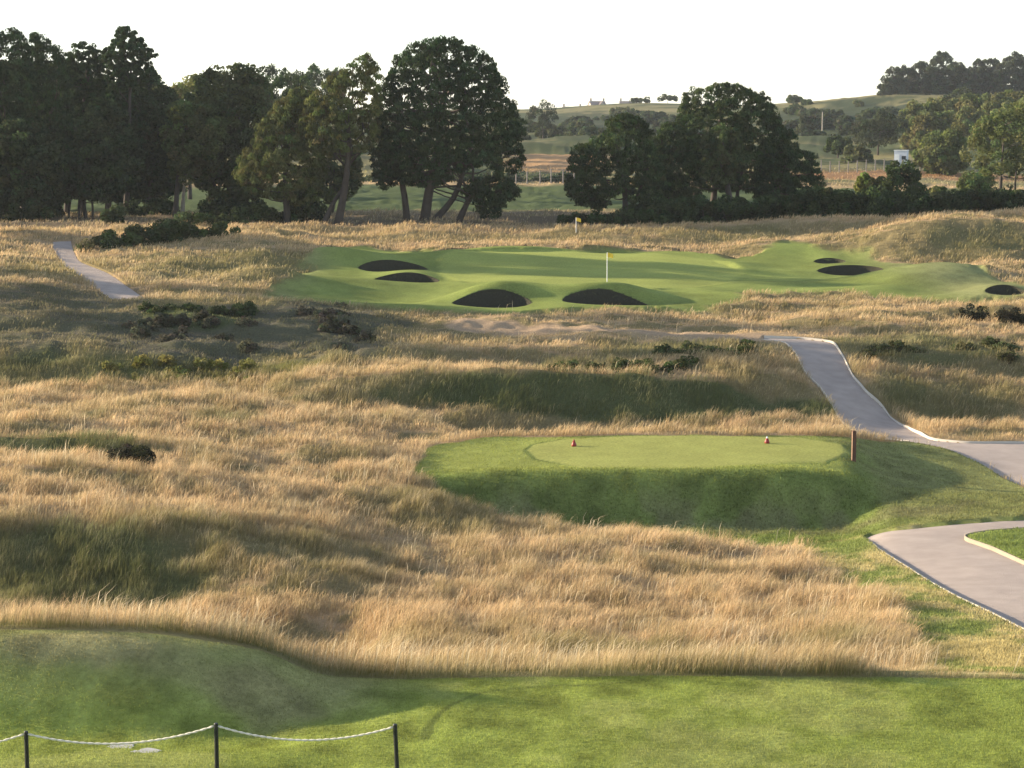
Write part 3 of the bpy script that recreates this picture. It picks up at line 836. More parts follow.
def crown_mesh(polys, r, leaf, dens, col, style, seed, gap=0.0, depth=0.85):
    """leaf clumps spread through the volume whose outline is given; x, z relative to the tree's base"""
    g = np.random.default_rng(seed)
    cen = []; rad = []
    for poly in polys:
        poly = np.asarray(poly, float)
        lo, hi = poly.min(0), poly.max(0)
        area = 0.5 * abs(np.sum(poly[:, 0] * np.roll(poly[:, 1], -1) - np.roll(poly[:, 0], -1) * poly[:, 1]))
        want = int(max(6, dens * area / (r * r))); got = 0
        inset = min(0.12 * r, 0.10 * min(hi[0] - lo[0], hi[1] - lo[1]))
        for attempt in range(12):
            x = g.uniform(lo[0], hi[0], want * 3); z = g.uniform(lo[1], hi[1], want * 3)
            rr = r * g.uniform(0.6, 1.15, want * 3)
            d = sdist(poly, x, z, 50)
            ok = d > inset * rr / r
            chs = [chord(poly, zz) or (0, 0) for zz in z]
            ch = np.array(chs)
            c = 0.5 * (ch[:, 0] + ch[:, 1]); w = np.maximum(0.5 * (ch[:, 1] - ch[:, 0]), 0.3)
            t = np.clip((x - c) / w, -0.98, 0.98)
            yd = depth * np.minimum(w * np.sqrt(1 - t * t), 0.5 * (hi[0] - lo[0]))
            y = yd * np.where(g.uniform(0, 1, len(x)) < 0.5, 1, -1) * g.uniform(0, 1, len(x)) ** 0.45
            if gap:
                ok &= fbm(x * 0.7 / r, z * 0.9 / r + y * 0.3, seed, 2) < 0.55 - gap
            k = np.nonzero(ok)[0][:want - got]
            cen += list(np.c_[x, y, z][k]); rad += list(rr[k]); got += len(k)
            if got >= want:
                break
    cen = np.array(cen); rad = np.array(rad); n = len(cen)
    L = int(leaf[1])
    dirs = g.normal(0, 1, (n, L, 3)); dirs /= np.linalg.norm(dirs, axis=2)[..., None]
    if style == 'pine':
        dirs[..., 2] = np.abs(dirs[..., 2]) * 0.9 - 0.25 + 0.15
        fl = np.array([0.9, 0.9, 1.25])
    else:
        fl = np.array([1, 1, 0.85])
    k = g.uniform(0.3, 1.0, (n, L, 1)) ** 0.4
    pos = cen[:, None] + dirs * k * rad[:, None, None] * fl
    nrm = dirs * 0.75 + g.normal(0, 0.45, dirs.shape)
    if style == 'pine':
        nrm = np.where(g.uniform(0, 1, (n, L, 1)) < 0.4, g.normal(0, 1, dirs.shape), nrm)
        up = dirs * 0.5 + g.normal(0, 0.4, dirs.shape) + np.array([0, 0, 0.8])
    else:
        up = g.normal(0, 1, dirs.shape)
    nrm /= np.linalg.norm(nrm, axis=2)[..., None]
    ax = up - nrm * (up * nrm).sum(2)[..., None]
    ax /= np.linalg.norm(ax, axis=2)[..., None] + 1e-9
    sd = np.cross(ax, nrm)
    ln = leaf[0] * g.uniform(0.6, 1.3, (n, L, 1)); wd = ln * (0.30 if style == 'pine' else 0.62)
    p0 = pos - ax * ln * 0.5; p2 = pos + ax * ln * 0.5; p1 = pos + sd * wd * 0.5; p3 = pos - sd * wd * 0.5
    V = np.stack([p0, p1, p2, p3], 2).reshape(-1, 3)
    cv = np.array(col)[None] * g.uniform(0.65, 1.45, (n, 1)) * (1 + g.normal(0, 0.08, (n, 3)))
    cl = np.repeat(cv, L, 0) * g.uniform(0.8, 1.25, (n * L, 1))
    Cc = np.repeat(np.clip(cl, 0.005, 0.6), 4, 0)
    Fq = np.arange(len(V)).reshape(-1, 4)
    return V, Fq, Cc, cen


def branch_line(a, b, sag, g, n=5):
    a = np.array(a, float); b = np.array(b, float)
    out = []
    for t in np.linspace(0, 1, n):
        p = a + (b - a) * t
        p = p + np.array([g.normal(0, 0.06), g.normal(0, 0.06), 0]) * np.linalg.norm(b - a) * math.sin(math.pi * t)
        p[2] += sag * math.sin(math.pi * t)
        out.append(p)
    return out


def tree(name, label, cat, base, Y, crown_px, r, leaf, dens, col, style, seed, trunks_px=None, tr=0.25, group=None, gap=0.0, limbs=10, bark=None, depth=0.85, second=None, snap=True):
    """base: picture point of the foot; outlines in picture points at distance Y"""
    g = np.random.default_rng(seed + 999)
    b = pt(base[0], base[1], Y)
    if snap:
        b[2] = zg(b[0], Y) - 0.05
    polys = []
    for poly in (crown_px if isinstance(crown_px[0][0], (tuple, list)) else [crown_px]):
        polys.append([((lambda p: (p[0] - b[0], p[2] - b[2]))(pt(px, py, Y))) for px, py in poly])
    root = empty(name, tuple(b), label, cat, group)
    V, Fq, Cc, cen = crown_mesh(polys, r, leaf, dens, col, style, seed, gap, depth)
    mesh_np('crown', V, Fq, M_NEEDLE if style == 'pine' else M_LEAF, Cc, root)
    if trunks_px is None:
        top = np.array([np.mean([p[0] for p in polys[0]]), 0, 0.55 * min(p[1] for p in polys[0]) + 0.45 * max(p[1] for p in polys[0])])
        trunks = [[(0, 0, -0.4), tuple(top * 0.35 + np.array([g.normal(0, .15), g.normal(0, .15), 0])), tuple(top * 0.7), tuple(top)]]
    else:
        trunks = []
        for ln in trunks_px:
            q = [pt(px, py, Y) - b for px, py in ln]
            q[0][2] = -0.4
            dy = g.normal(0, 0.25)
            trunks.append([(p[0], dy * (0.3 + i), p[2]) for i, p in enumerate(q)])
    mb = MB(); mb2 = MB()
    for i, t in enumerate(trunks):
        tt = tr * (1.0 if i == 0 else 0.7)
        q = resample3(t, 9)
        mb.tube(q, np.linspace(tt * 1.15, tt * 0.35, len(q)), 9)
        nl = limbs if i == 0 else max(3, limbs // 2)
        near_c = cen[g.permutation(len(cen))[:nl]]
        for c in near_c:
            # leave the trunk at a point below the clump
            cand = [p for p in q[3:] if p[2] < c[2] + 0.3] or [q[4]]
            s = min(cand, key=lambda p: np.linalg.norm(np.array(p) - c) + abs(p[2] - c[2]) * 0.3)
            mb.tube(branch_line(s, c, -0.08 * np.linalg.norm(np.array(s) - c), g), np.linspace(tt * 0.33, tt * 0.08, 5), 5)
    mb.build('trunk', bark or M_BARK, root, True)
    return root


def resample3(p, n):
    p = np.array(p, float)
    s = np.r_[0, np.cumsum(np.linalg.norm(np.diff(p, axis=0), axis=1))]
    q = np.linspace(0, s[-1], n)
    out = np.c_[[np.interp(q, s, p[:, k]) for k in range(3)]].T
    o2 = out.copy(); o2[1:-1] = 0.25 * out[:-2] + 0.5 * out[1:-1] + 0.25 * out[2:]
    return o2


def dome(px, top, bot, w, n=9, flat=0.55):
    """outline of a rounded bush in picture points"""
    out = []
    for k in range(n):
        a = math.pi * k / (n - 1)
        out.append((px - w * 0.5 * math.cos(a), bot - (bot - top) * math.sin(a) ** flat))
    return out


DKPINE = (0.036, 0.056, 0.024); PINE = (0.048, 0.068, 0.028); OLPINE = (0.095, 0.105, 0.038); DECID = (0.075, 0.095, 0.034); LTGREEN = (0.13, 0.145, 0.05); GORSE = (0.042, 0.058, 0.024)
LP = (0.34, 130)      # leaf length, leaves per clump

tree('pine_tree', 'tallest dark pine with a wide rounded crown and a low right bough sweeping down', 'tree', (428, 222), 172,
     [[(374, 125), (380, 95), (388, 72), (402, 52), (425, 40), (450, 39), (472, 46), (490, 58), (504, 80), (511, 98), (520, 112), (526, 128), (520, 148), (527, 158), (520, 172), (500, 178), (482, 168), (462, 172), (440, 188), (412, 190), (396, 180), (385, 160), (378, 142)],
      [(458, 188), (482, 178), (515, 183), (522, 196), (506, 205), (501, 218), (480, 219), (472, 205)], [(370, 150), (395, 148), (398, 185), (380, 192), (374, 178)]],
     0.46, (0.30, 62), 3.1, DKPINE, 'pine', 11, [[(424, 224), (428, 195), (438, 150), (446, 95)], [(407, 224), (405, 195), (398, 168), (402, 110)], [(428, 214), (443, 211), (456, 197), (463, 172), (475, 135)], [(456, 197), (472, 192), (490, 205)]], 0.42, gap=0.0, limbs=22)
tree('pine_tree', 'olive green pine with two leaning trunks, left of the tallest pine', 'tree', (330, 222), 169,
     [[(302, 122), (308, 102), (328, 80), (348, 66), (368, 55), (379, 70), (384, 100), (380, 130), (374, 150), (356, 154), (340, 156), (322, 160), (308, 150), (302, 136)]],
     0.44, (0.29, 58), 2.6, OLPINE, 'pine', 12, [[(336, 222), (344, 195), (349, 160), (350, 110)], [(320, 222), (333, 202), (345, 186), (347, 168)]], 0.34, gap=0.04, limbs=16)
tree('pine_tree', 'bushy olive pine with foliage hanging almost to the ground beside the leaning trunks', 'tree', (288, 220), 170.5,
     [[(234, 176), (240, 160), (250, 148), (260, 122), (280, 102), (298, 88), (314, 96), (312, 130), (320, 155), (326, 178), (318, 200), (300, 208), (272, 200), (246, 192)]],
     0.44, (0.29, 58), 2.9, OLPINE, 'pine', 13, None, 0.3, gap=0.0)
tree('broadleaf_tree', 'tall dark tree with hanging sprays, behind the gravelly hollow right of the thin birch', 'tree', (232, 213), 188,
     [[(188, 100), (198, 80), (212, 70), (235, 65), (252, 68), (268, 88), (280, 110), (276, 150), (262, 190), (244, 212), (222, 208), (200, 188), (192, 150), (186, 120)]],
     0.85, (0.34, 120), 3.0, (0.075, 0.088, 0.036), 'leaf', 14, [[(210, 214), (212, 190), (218, 150), (222, 110)], [(236, 214), (238, 190), (240, 140), (240, 100)]], 0.26, limbs=14)
tree('broadleaf_tree', 'olive topped tree with a dark slim trunk and open space below its crown', 'tree', (176, 216), 181,
     [[(163, 125), (168, 108), (180, 104), (202, 102), (218, 112), (222, 140), (215, 165), (200, 178), (182, 180), (168, 172), (162, 150)]],
     0.75, (0.32, 120), 1.9, (0.075, 0.085, 0.032), 'leaf', 15, [[(175, 218), (177, 195), (180, 160), (186, 130)]], 0.24, limbs=10)
tree('birch_tree', 'slim pale trunked birch standing beside the dark slim trunk', 'tree', (183, 216), 183,
     [[(185, 165), (195, 150), (208, 155), (214, 175), (206, 190), (190, 188)]], 0.6, (0.3, 100), 1.6, DECID, 'leaf', 16, [[(182, 217), (184, 198), (186, 180), (193, 165)]], 0.2, limbs=5, bark=M_PALEBARK)
tree('broadleaf_tree', 'pale yellow green treetop lit by the sun behind the tall dark tree', 'tree', (190, 205), 235,
     [[(168, 95), (176, 86), (190, 78), (205, 70), (216, 78), (216, 120), (205, 160), (180, 160), (170, 130)]], 1.0, (0.45, 110), 1.7, LTGREEN, 'leaf', 17, None, 0.25)
tree('pine_tree', 'flat topped dark pine showing between the tall dark tree and the leaning pine', 'tree', (285, 205), 240,
     [[(260, 88), (268, 80), (285, 74), (305, 80), (312, 92), (310, 120), (290, 140), (268, 130)]], 1.0, (0.5, 110), 1.7, PINE, 'pine', 18, None, 0.3)
BACKP = [(268, 66, 26), (284, 70, 22), (300, 72, 20), (312, 66, 18), (322, 62, 22), (336, 68, 24)]
for k, (px, top, w) in enumerate(BACKP):
    tree('pine_tree', 'hazy grey green pine crown far behind the leaning pine on the skyline', 'tree', (px, 190), 330 + 6 * k, [dome(px, top, 150, w, 9, 0.4)], 1.3, (0.7, 90), 1.6, PINE, 'pine', 40 + k, None, 0.3,
         group='hazy pines on the skyline behind the leaning pine')
# the wood on the left
WOOD = [
    ('pine_tree', 'tall dark pine filling the left edge of the picture', (6, 218), 172, [(-45, 45), (-20, 32), (0, 38), (14, 30), (28, 42), (34, 80), (30, 130), (26, 190), (-40, 195)], DKPINE, 'pine', 0.85),
    ('pine_tree', 'dark pointed pine second from the left edge of the wood', (46, 218), 176, [(22, 60), (32, 34), (46, 38), (60, 50), (70, 80), (72, 130), (62, 186), (30, 184)], DKPINE, 'pine', 0.85),
    ('pine_tree', 'pine with a thin see through top left of the tallest wood pine', (82, 218), 180, [(62, 62), (74, 46), (86, 42), (100, 50), (106, 75), (102, 115), (76, 122), (64, 100)], DKPINE, 'pine', 0.6),
    ('pine_tree', 'tallest pine of the left wood with a ragged thin top against the sky', (125, 216), 178, [(103, 54), (112, 38), (120, 28), (131, 28), (144, 42), (157, 56), (150, 66), (156, 76), (142, 86), (120, 92), (106, 80)], DKPINE, 'pine', 0.5),
    ('broadleaf_tree', 'dark low tree with several thin bare stems at the edge of the left wood', (88, 219), 170, [(66, 160), (78, 125), (94, 100), (112, 102), (130, 122), (142, 150), (140, 185), (118, 200), (84, 198), (62, 190)], (0.045, 0.06, 0.028), 'leaf', 0.8),
    ('broadleaf_tree', 'dark rounded tree closing the right end of the left wood', (146, 214), 186, [(126, 100), (140, 80), (156, 76), (172, 86), (182, 112), (184, 150), (178, 186), (142, 196), (124, 160)], (0.05, 0.065, 0.03), 'leaf', 0.9),
    ('broadleaf_tree', 'low dark tree spreading over the ground at the left edge of the wood', (20, 220), 168, [(-40, 150), (-10, 128), (24, 122), (52, 134), (66, 165), (62, 212), (30, 220), (-30, 220)], (0.045, 0.058, 0.028), 'leaf', 0.85),
    ('pine_tree', 'dark pine crowded between the second pine and the ragged tallest pine of the wood', (108, 216), 184, [(86, 110), (96, 86), (120, 84), (140, 92), (150, 120), (146, 170), (120, 186), (92, 180), (80, 140)], DKPINE, 'pine', 0.85),
    ('pine_tree', 'dark pine in the middle of the wood filling the gap under its neighbours', (66, 217), 182, [(48, 110), (60, 90), (84, 96), (90, 130), (86, 180), (60, 190), (48, 160)], DKPINE, 'pine', 0.85),
]
for k, (nm, lab, bs, Y, poly, colr, style, r) in enumerate(WOOD):
    Y += 9
    r = r * (0.6 if style == 'pine' else 0.8)
    tp = None
    if 'several thin' in lab:
        tp = [[(86, 221), (84, 205), (80, 190), (84, 160)], [(68, 221), (70, 205), (74, 190), (80, 165)], [(92, 221), (94, 205), (92, 190), (96, 150)], [(106, 221), (105, 200), (110, 180), (112, 150)], [(78, 221), (80, 208), (84, 196), (88, 170)]]
    tree(nm, lab, 'tree', bs, Y, [poly], r, (0.31, 66 if style == 'pine' else 95), 3.0 if r > 0.42 else 2.0, colr, style, 60 + k, tp, 0.26 if tp is None else 0.15, gap=0.0, limbs=12)
DEEP = [([(-25, 75), (0, 64), (25, 62), (52, 66), (62, 100), (58, 180), (30, 205), (-25, 205)], (20, 217), 'broad dark tree deep inside the left end of the wood'),
        ([(44, 80), (62, 64), (84, 70), (106, 76), (116, 110), (114, 180), (84, 198), (50, 195)], (80, 217), 'broad dark tree deep inside the middle of the wood'),
        ([(100, 88), (120, 80), (148, 80), (168, 90), (184, 110), (186, 190), (150, 204), (108, 198)], (146, 216), 'broad dark tree deep inside the right end of the wood')]
for k, (poly, bs, lab) in enumerate(DEEP):
    tree('broadleaf_tree', lab, 'tree', bs, 199, [poly], 0.8, (0.36, 100), 2.6, (0.038, 0.052, 0.026), 'leaf', 400 + k, None, 0.25)
tree('broadleaf_tree', 'olive green tree filling the gap behind the two leaning trunks', 'tree', (330, 216), 192, [[(308, 160), (320, 146), (340, 142), (356, 150), (362, 172), (352, 196), (330, 204), (312, 190)]], 0.7, (0.34, 100), 1.9, (0.085, 0.10, 0.042), 'leaf', 405, None, 0.18)
UND = [(-5, 196, 224, 60), (40, 198, 223, 44), (135, 203, 221, 34), (160, 200, 219, 30), (215, 200, 217, 36), (250, 200, 219, 40)]
for k, (px, top, bot, w) in enumerate(UND):
    tree('shrub', 'dark understorey shrub under the trees of the left wood', 'bush', (px, bot), 183 + (k % 3), [dome(px, top, bot + 1, w, 9, 0.5)], 0.7, (0.3, 110), 1.9, (0.04, 0.055, 0.026), 'leaf', 380 + k, None, 0.06, group='understorey shrubs of the left wood', limbs=3)
# lower crown of the ragged pine and trees that stand out of the picture on the left and cast their shade in
OFF = [(-95, 45, 154), (-80, 55, 150), (-110, 60, 157), (-190, 55, 152), (-320, 20, 124), (-290, 30, 131), (-360, 0, 118)]
for k, (px, top, Y) in enumerate(OFF):
    tree('pine_tree', 'dark pine of the left wood standing beyond the edge of the picture', 'tree', (px, 220), Y, [dome(px, top, 205, 62, 9, 0.5)], 1.1, (0.5, 110), 1.7, DKPINE, 'pine', 80 + k, None, 0.3, group='pines of the wood beyond the left edge')

# the clump in the middle
CL = [
    ('low spreading pine at the left end of the middle clump', (624, 219), 178, [[(566, 178), (572, 150), (588, 141), (601, 138), (609, 120), (628, 114), (648, 126), (660, 150), (668, 185), (654, 202), (622, 196), (600, 200), (578, 207), (567, 194)], [(568, 196), (590, 198), (612, 204), (600, 212), (580, 208)]], PINE, [[(624, 221), (626, 200), (622, 180), (615, 150)], [(626, 205), (640, 188), (648, 170)]]),
    ('pine with a thick dark trunk, second from the left in the middle clump', (653, 218), 181, [[(638, 155), (650, 132), (668, 122), (690, 132), (704, 165), (700, 200), (664, 204), (642, 190)]], PINE, [[(653, 220), (655, 200), (660, 180), (664, 150)]]),
    ('tallest pine of the middle clump, broad and dark with a notched top', (716, 217), 184, [[(676, 120), (684, 96), (690, 88), (704, 92), (715, 86), (736, 84), (752, 94), (762, 92), (775, 110), (782, 128), (790, 152), (788, 185), (742, 194), (700, 192), (676, 158)]], PINE, [[(712, 218), (714, 195), (718, 160), (722, 120)], [(738, 218), (736, 195), (744, 160)], [(694, 218), (694, 195), (698, 165)]]),
    ('pine leaning out at the right end of the middle clump', (772, 216), 182, [[(766, 140), (782, 128), (797, 136), (800, 152), (814, 156), (824, 182), (818, 200), (784, 205), (750, 198), (756, 165)]], DKPINE, [[(768, 218), (772, 195), (782, 170), (788, 150)]]),
    ('sunlit lower pine showing in front of the tallest pine of the middle clump', (735, 218), 176, [[(700, 150), (706, 132), (722, 126), (738, 134), (744, 160), (730, 186), (706, 184)]], (0.065, 0.08, 0.034), [[(733, 219), (731, 200), (726, 175), (722, 150)]]),
]
for k, (lab, bs, Y, polys, colr, tp) in enumerate(CL):
    tree('pine_tree', lab, 'tree', bs, Y, polys, 0.46, (0.30, 60), 3.0, colr, 'pine', 100 + k, tp, 0.30, gap=0.03, limbs=14)

# right hand side trees and bushes
RT = [
    ('broadleaf_tree', 'dark pointed bush rising above the hedge behind the right bunkers', (897, 205), 190, [(862, 200), (872, 182), (886, 172), (898, 160), (908, 160), (920, 176), (930, 200)], (0.045, 0.06, 0.025), 0.7, None),
    ('broadleaf_tree', 'small yellow green bush at the left foot of the dark pointed bush', (864, 203), 192, [(856, 200), (858, 182), (864, 174), (872, 182), (876, 200)], (0.11, 0.13, 0.04), 0.5, None),
    ('broadleaf_tree', 'large airy light green tree at the right edge of the picture', (1005, 205), 232, [(962, 185), (964, 160), (972, 135), (984, 118), (1000, 108), (1024, 102), (1050, 104), (1060, 190), (1030, 180), (1000, 172), (980, 190)], (0.10, 0.115, 0.042), 0.95, [[(1000, 205), (1001, 180), (1003, 150), (1005, 125)], [(1016, 205), (1015, 180), (1020, 150)]]),
    ('broadleaf_tree', 'rounded light green bush in front of the large airy tree', (975, 207), 215, [(955, 202), (958, 186), (966, 174), (980, 170), (992, 180), (1000, 202)], (0.085, 0.105, 0.036), 0.8, None),
    ('broadleaf_tree', 'small light green bush on the hedge between the dark pointed bush and the airy tree', (936, 206), 195, [(926, 200), (930, 190), (938, 186), (946, 192), (950, 202)], (0.10, 0.12, 0.04), 0.5, None),
    ('broadleaf_tree', 'pair of round topped trees left of the airy tree beside the far fence', (945, 180), 318, [(916, 160), (918, 142), (928, 136), (942, 132), (958, 130), (966, 142), (966, 166), (945, 172), (925, 170)], (0.085, 0.10, 0.036), 1.1, None),
    ('pine_tree', 'dark spreading pine on the slope above the white cabin', (878, 155), 385, [(850, 142), (858, 124), (872, 112), (892, 109), (904, 118), (906, 132), (896, 146), (866, 150)], (0.045, 0.055, 0.03), 1.2, None),
    ('broadleaf_tree', 'round dark bush on the bright dune left of the spreading pine', (838, 158), 362, dome(838, 137, 152, 26, 9, 0.6), (0.05, 0.068, 0.028), 0.9, None),
    ('broadleaf_tree', 'olive bush below the spreading pine, behind the far fence', (856, 172), 340, dome(857, 144, 172, 28, 9, 0.5), (0.09, 0.10, 0.045), 1.0, None),
    ('broadleaf_tree', 'low bush right of the white cabin behind the far fence', (938, 178), 322, dome(940, 158, 178, 30, 9, 0.5), (0.06, 0.08, 0.03), 0.9, None),
    ('pine_tree', 'dark rounded pine standing alone right of the tallest pine on the far slope', (543, 150), 455, [(526, 132), (528, 116), (534, 107), (541, 103), (551, 106), (557, 118), (558, 132), (545, 136)], (0.042, 0.052, 0.03), 1.4, None),
    ('broadleaf_tree', 'low wide green bush on the far slope below the lone dark pine', (572, 150), 440, dome(590, 127, 140, 22, 9, 0.6), (0.06, 0.075, 0.035), 1.0, None),
    ('broadleaf_tree', 'dark pine on the far hillside beside the tall pole right of the middle clump', (808, 150), 470, dome(808, 114, 142, 20, 9, 0.45), (0.05, 0.06, 0.032), 1.1, None),
    ('broadleaf_tree', 'dense dark bush on the ground under the bushy olive pine', (300, 222), 172, dome(302, 192, 220, 44, 9, 0.5), (0.045, 0.058, 0.024), 0.7, None),
    ('broadleaf_tree', 'small dark bush at the foot of the thin stems of the left wood', (113, 221), 168, dome(114, 206, 222, 18, 9, 0.6), (0.045, 0.06, 0.026), 0.5, None),
]
for k, (nm, lab, bs, Y, poly, colr, r, tp) in enumerate(RT):
    leaf = (0.32, 110) if Y < 260 else (0.6, 90)
    tree(nm, lab, 'tree' if 'tree' in lab or 'pine' in lab.split(' on ')[0].split(' under ')[0] else 'bush', bs, Y, [poly], r, leaf, 1.9, colr, 'pine' if nm == 'pine_tree' else 'leaf', 130 + k, tp, 0.2, limbs=8)

# the shrubby hill on the right
HB = [(912, 132, 26, 104), (930, 128, 30, 100), (950, 124, 34, 97), (972, 122, 34, 95), (994, 118, 34, 93), (1014, 114, 34, 91), (1034, 112, 34, 90), (925, 142, 30, 112), (948, 138, 30, 110), (970, 140, 32, 108), (990, 138, 30, 104), (910, 146, 20, 120), (1010, 136, 34, 102)]
for k, (px, bot, w, top) in enumerate(HB):
    tree('shrub', 'rounded olive green shrub among the thicket on the right hill', 'bush', (px, bot), 400 + 6 * (k % 3) - (12 if k > 6 else 0), [dome(px, top, bot + 4, w, 9, 0.5)], 1.15, (0.62, 90), 1.7, (0.125, 0.135, 0.052), 'leaf', 160 + k, None, 0.15,
         group='shrubs of the thicket on the right hill', limbs=4, snap=False)
# skyline pines
SP_ = [(893, 76, 26), (906, 72, 24), (921, 66, 24), (942, 60, 24), (956, 68, 20), (968, 70, 22), (980, 66, 22), (992, 64, 22), (1004, 66, 22), (1014, 60, 24), (1030, 62, 24), (1046, 64, 24), (932, 74, 20), (900, 84, 30)]
for k, (px, top, w) in enumerate(SP_):
    tree('pine_tree', 'dark hazy pine in the row along the hilltop at the right', 'tree', (px, 104), 590 + 5 * (k % 4), [dome(px, top - 5 + (k * 37 % 11 - 5) * 0.7, 106, w + 3 + k % 5, 9, 0.5)], 1.15, (0.75, 90), 2.3, (0.050, 0.058, 0.036), 'pine', 190 + k, None, 0.3,
         group='pines along the hilltop at the right', limbs=5)
tree('shrub', 'dark shrub at the foot of the hilltop pines above the thicket', 'bush', (950, 108), 500, [[(936, 108), (945, 94), (958, 90), (975, 92), (985, 104), (960, 108)]], 1.5, (0.8, 90), 1.7, (0.05, 0.062, 0.03), 'leaf', 210, None, 0.2, limbs=3)
# far scrub on the hills
FS = [(565, 132, 20, 8), (600, 137, 26, 9), (628, 128, 36, 10), (655, 124, 40, 12), (668, 130, 30, 12), (585, 140, 20, 6), (610, 120, 30, 5), (640, 142, 24, 6), (560, 142, 16, 5), (575, 124, 16, 5), (797, 135, 26, 16), (830, 120, 30, 10), (850, 128, 30, 12), (872, 118, 30, 8), (820, 142, 18, 6), (640, 101, 20, 3), (668, 99, 18, 3), (795, 103, 18, 7), (806, 105, 14, 5)]
for k, (px, bot, w, h) in enumerate(FS):
    c = hit(px, bot, 300, 700)
    tree('shrub', 'dark low scrub bush on the hazy far dunes', 'bush', (px, bot), float(c[1]), [dome(px, bot - h, bot + 1, w, 9, 0.55)], max(0.7, 0.0016 * c[1]), (0.7, 80), 1.8, (0.055, 0.070, 0.036), 'leaf', 220 + k, None, 0.1,
         group='scrub bushes on the far dunes', limbs=2)

g3 = np.random.default_rng(55)
for k in range(46):
    if k < 26:
        px = g3.uniform(520, 690); bot = g3.uniform(114, 150)
    else:
        px = g3.uniform(790, 905); bot = g3.uniform(104, 142)
    if 522 < px < 585 and bot > 144:
        continue
    c = hit(px, bot, 300, 680); h = g3.uniform(1.2, 3.2) * F / c[1]
    tree('shrub', 'dark low scrub bush on the hazy far dunes', 'bush', (px, bot), float(c[1]), [dome(px, bot - h, bot + 1, h * g3.uniform(1.6, 3.4), 9, 0.55)], max(0.7, 0.0016 * c[1]), (0.7, 60), 1.6,
         [(0.055, 0.070, 0.036), (0.08, 0.09, 0.042), (0.045, 0.058, 0.034)][k % 3], 'leaf', 500 + k, None, 0.1, group='scrub bushes on the far dunes', limbs=2)
for k, px in enumerate(range(322, 606, 15)):
    top = 174 + 2.5 * math.sin(k * 2.3)
    tree('shrub', 'dark bush in the row behind the far wire fence in the middle', 'bush', (px, 185), 284 + (k % 3), [dome(px, top, 186, 21, 9, 0.5)], 0.8, (0.42, 70), 1.7, (0.05, 0.066, 0.036), 'leaf', 560 + k, None, 0.1,
         group='bushes in the row behind the far wire fence', limbs=2)
# the dark hedge behind the green
k = 0
for row, (Y, x0, x1, st) in enumerate([(170, 640, 1050, 21), (174, 660, 1050, 23)]):
    px = x0
    while px < x1:
        w = 30 + random.uniform(-4, 8)
        top = 199 + random.uniform(-4, 4) if px < 800 else 192 + random.uniform(-4, 4)
        tree('gorse_bush', 'dark green gorse bush in the long hedge behind the green', 'bush', (px, 221), Y + random.uniform(-1, 1), [dome(px, top, 222, w, 9, 0.45)], 0.6, (0.26, 110), 1.8, GORSE, 'leaf', 260 + k, None, 0.08,
             group='gorse bushes of the hedge behind the green', limbs=3)
        px += st; k += 1
for k, (px, top, bot, w, Y) in enumerate([(588, 213, 223, 40, 168), (622, 211, 222, 40, 168), (650, 209, 222, 36, 168), (566, 215, 222, 12, 168)]):
    tree('gorse_bush', 'low dark gorse bush under the left end of the middle clump', 'bush', (px, bot), Y, [dome(px, top, bot, w, 9, 0.5)], 0.45, (0.24, 90), 1.8, GORSE, 'leaf', 320 + k, None, 0.06, group='low gorse under the middle clump', limbs=2)
for k, (px, top, bot, w) in enumerate([(95, 240, 251, 34), (118, 233, 249, 40), (145, 227, 245, 44), (172, 222, 242, 40), (200, 226, 238, 40), (222, 224, 236, 30), (190, 214, 228, 44), (225, 208, 226, 44), (258, 206, 224, 40)]):
    c = hit(px, bot, 125, 175)
    tree('gorse_bush', 'low dark gorse bush in the band right of the narrow gravel path on the left', 'bush', (px, bot), float(c[1]), [dome(px, top, bot + 1, w, 9, 0.5)], 0.5, (0.25, 100), 1.9, (0.055, 0.07, 0.028), 'leaf', 330 + k, None, 0.06, group='low gorse band beside the left path', limbs=2)
for lab, px, top, bot, w, sd in [('dark dome shaped bush alone in the straw grass at the left', 133, 447, 464, 50, 350), ('left of two small dark heather bushes in the straw grass at the far right', 973, 306, 318, 30, 351),
                                 ('right of two small dark heather bushes in the straw grass at the far right', 1012, 309, 321, 32, 352)]:
    c = hit(px, bot)
    tree('heather_bush', lab, 'bush', (px, bot), float(c[1]), [dome(px, top, bot + 2, w, 9, 0.5)], 0.32, (0.12, 120), 2.4, (0.038, 0.036, 0.022), 'leaf', sd, None, 0.04, limbs=2)

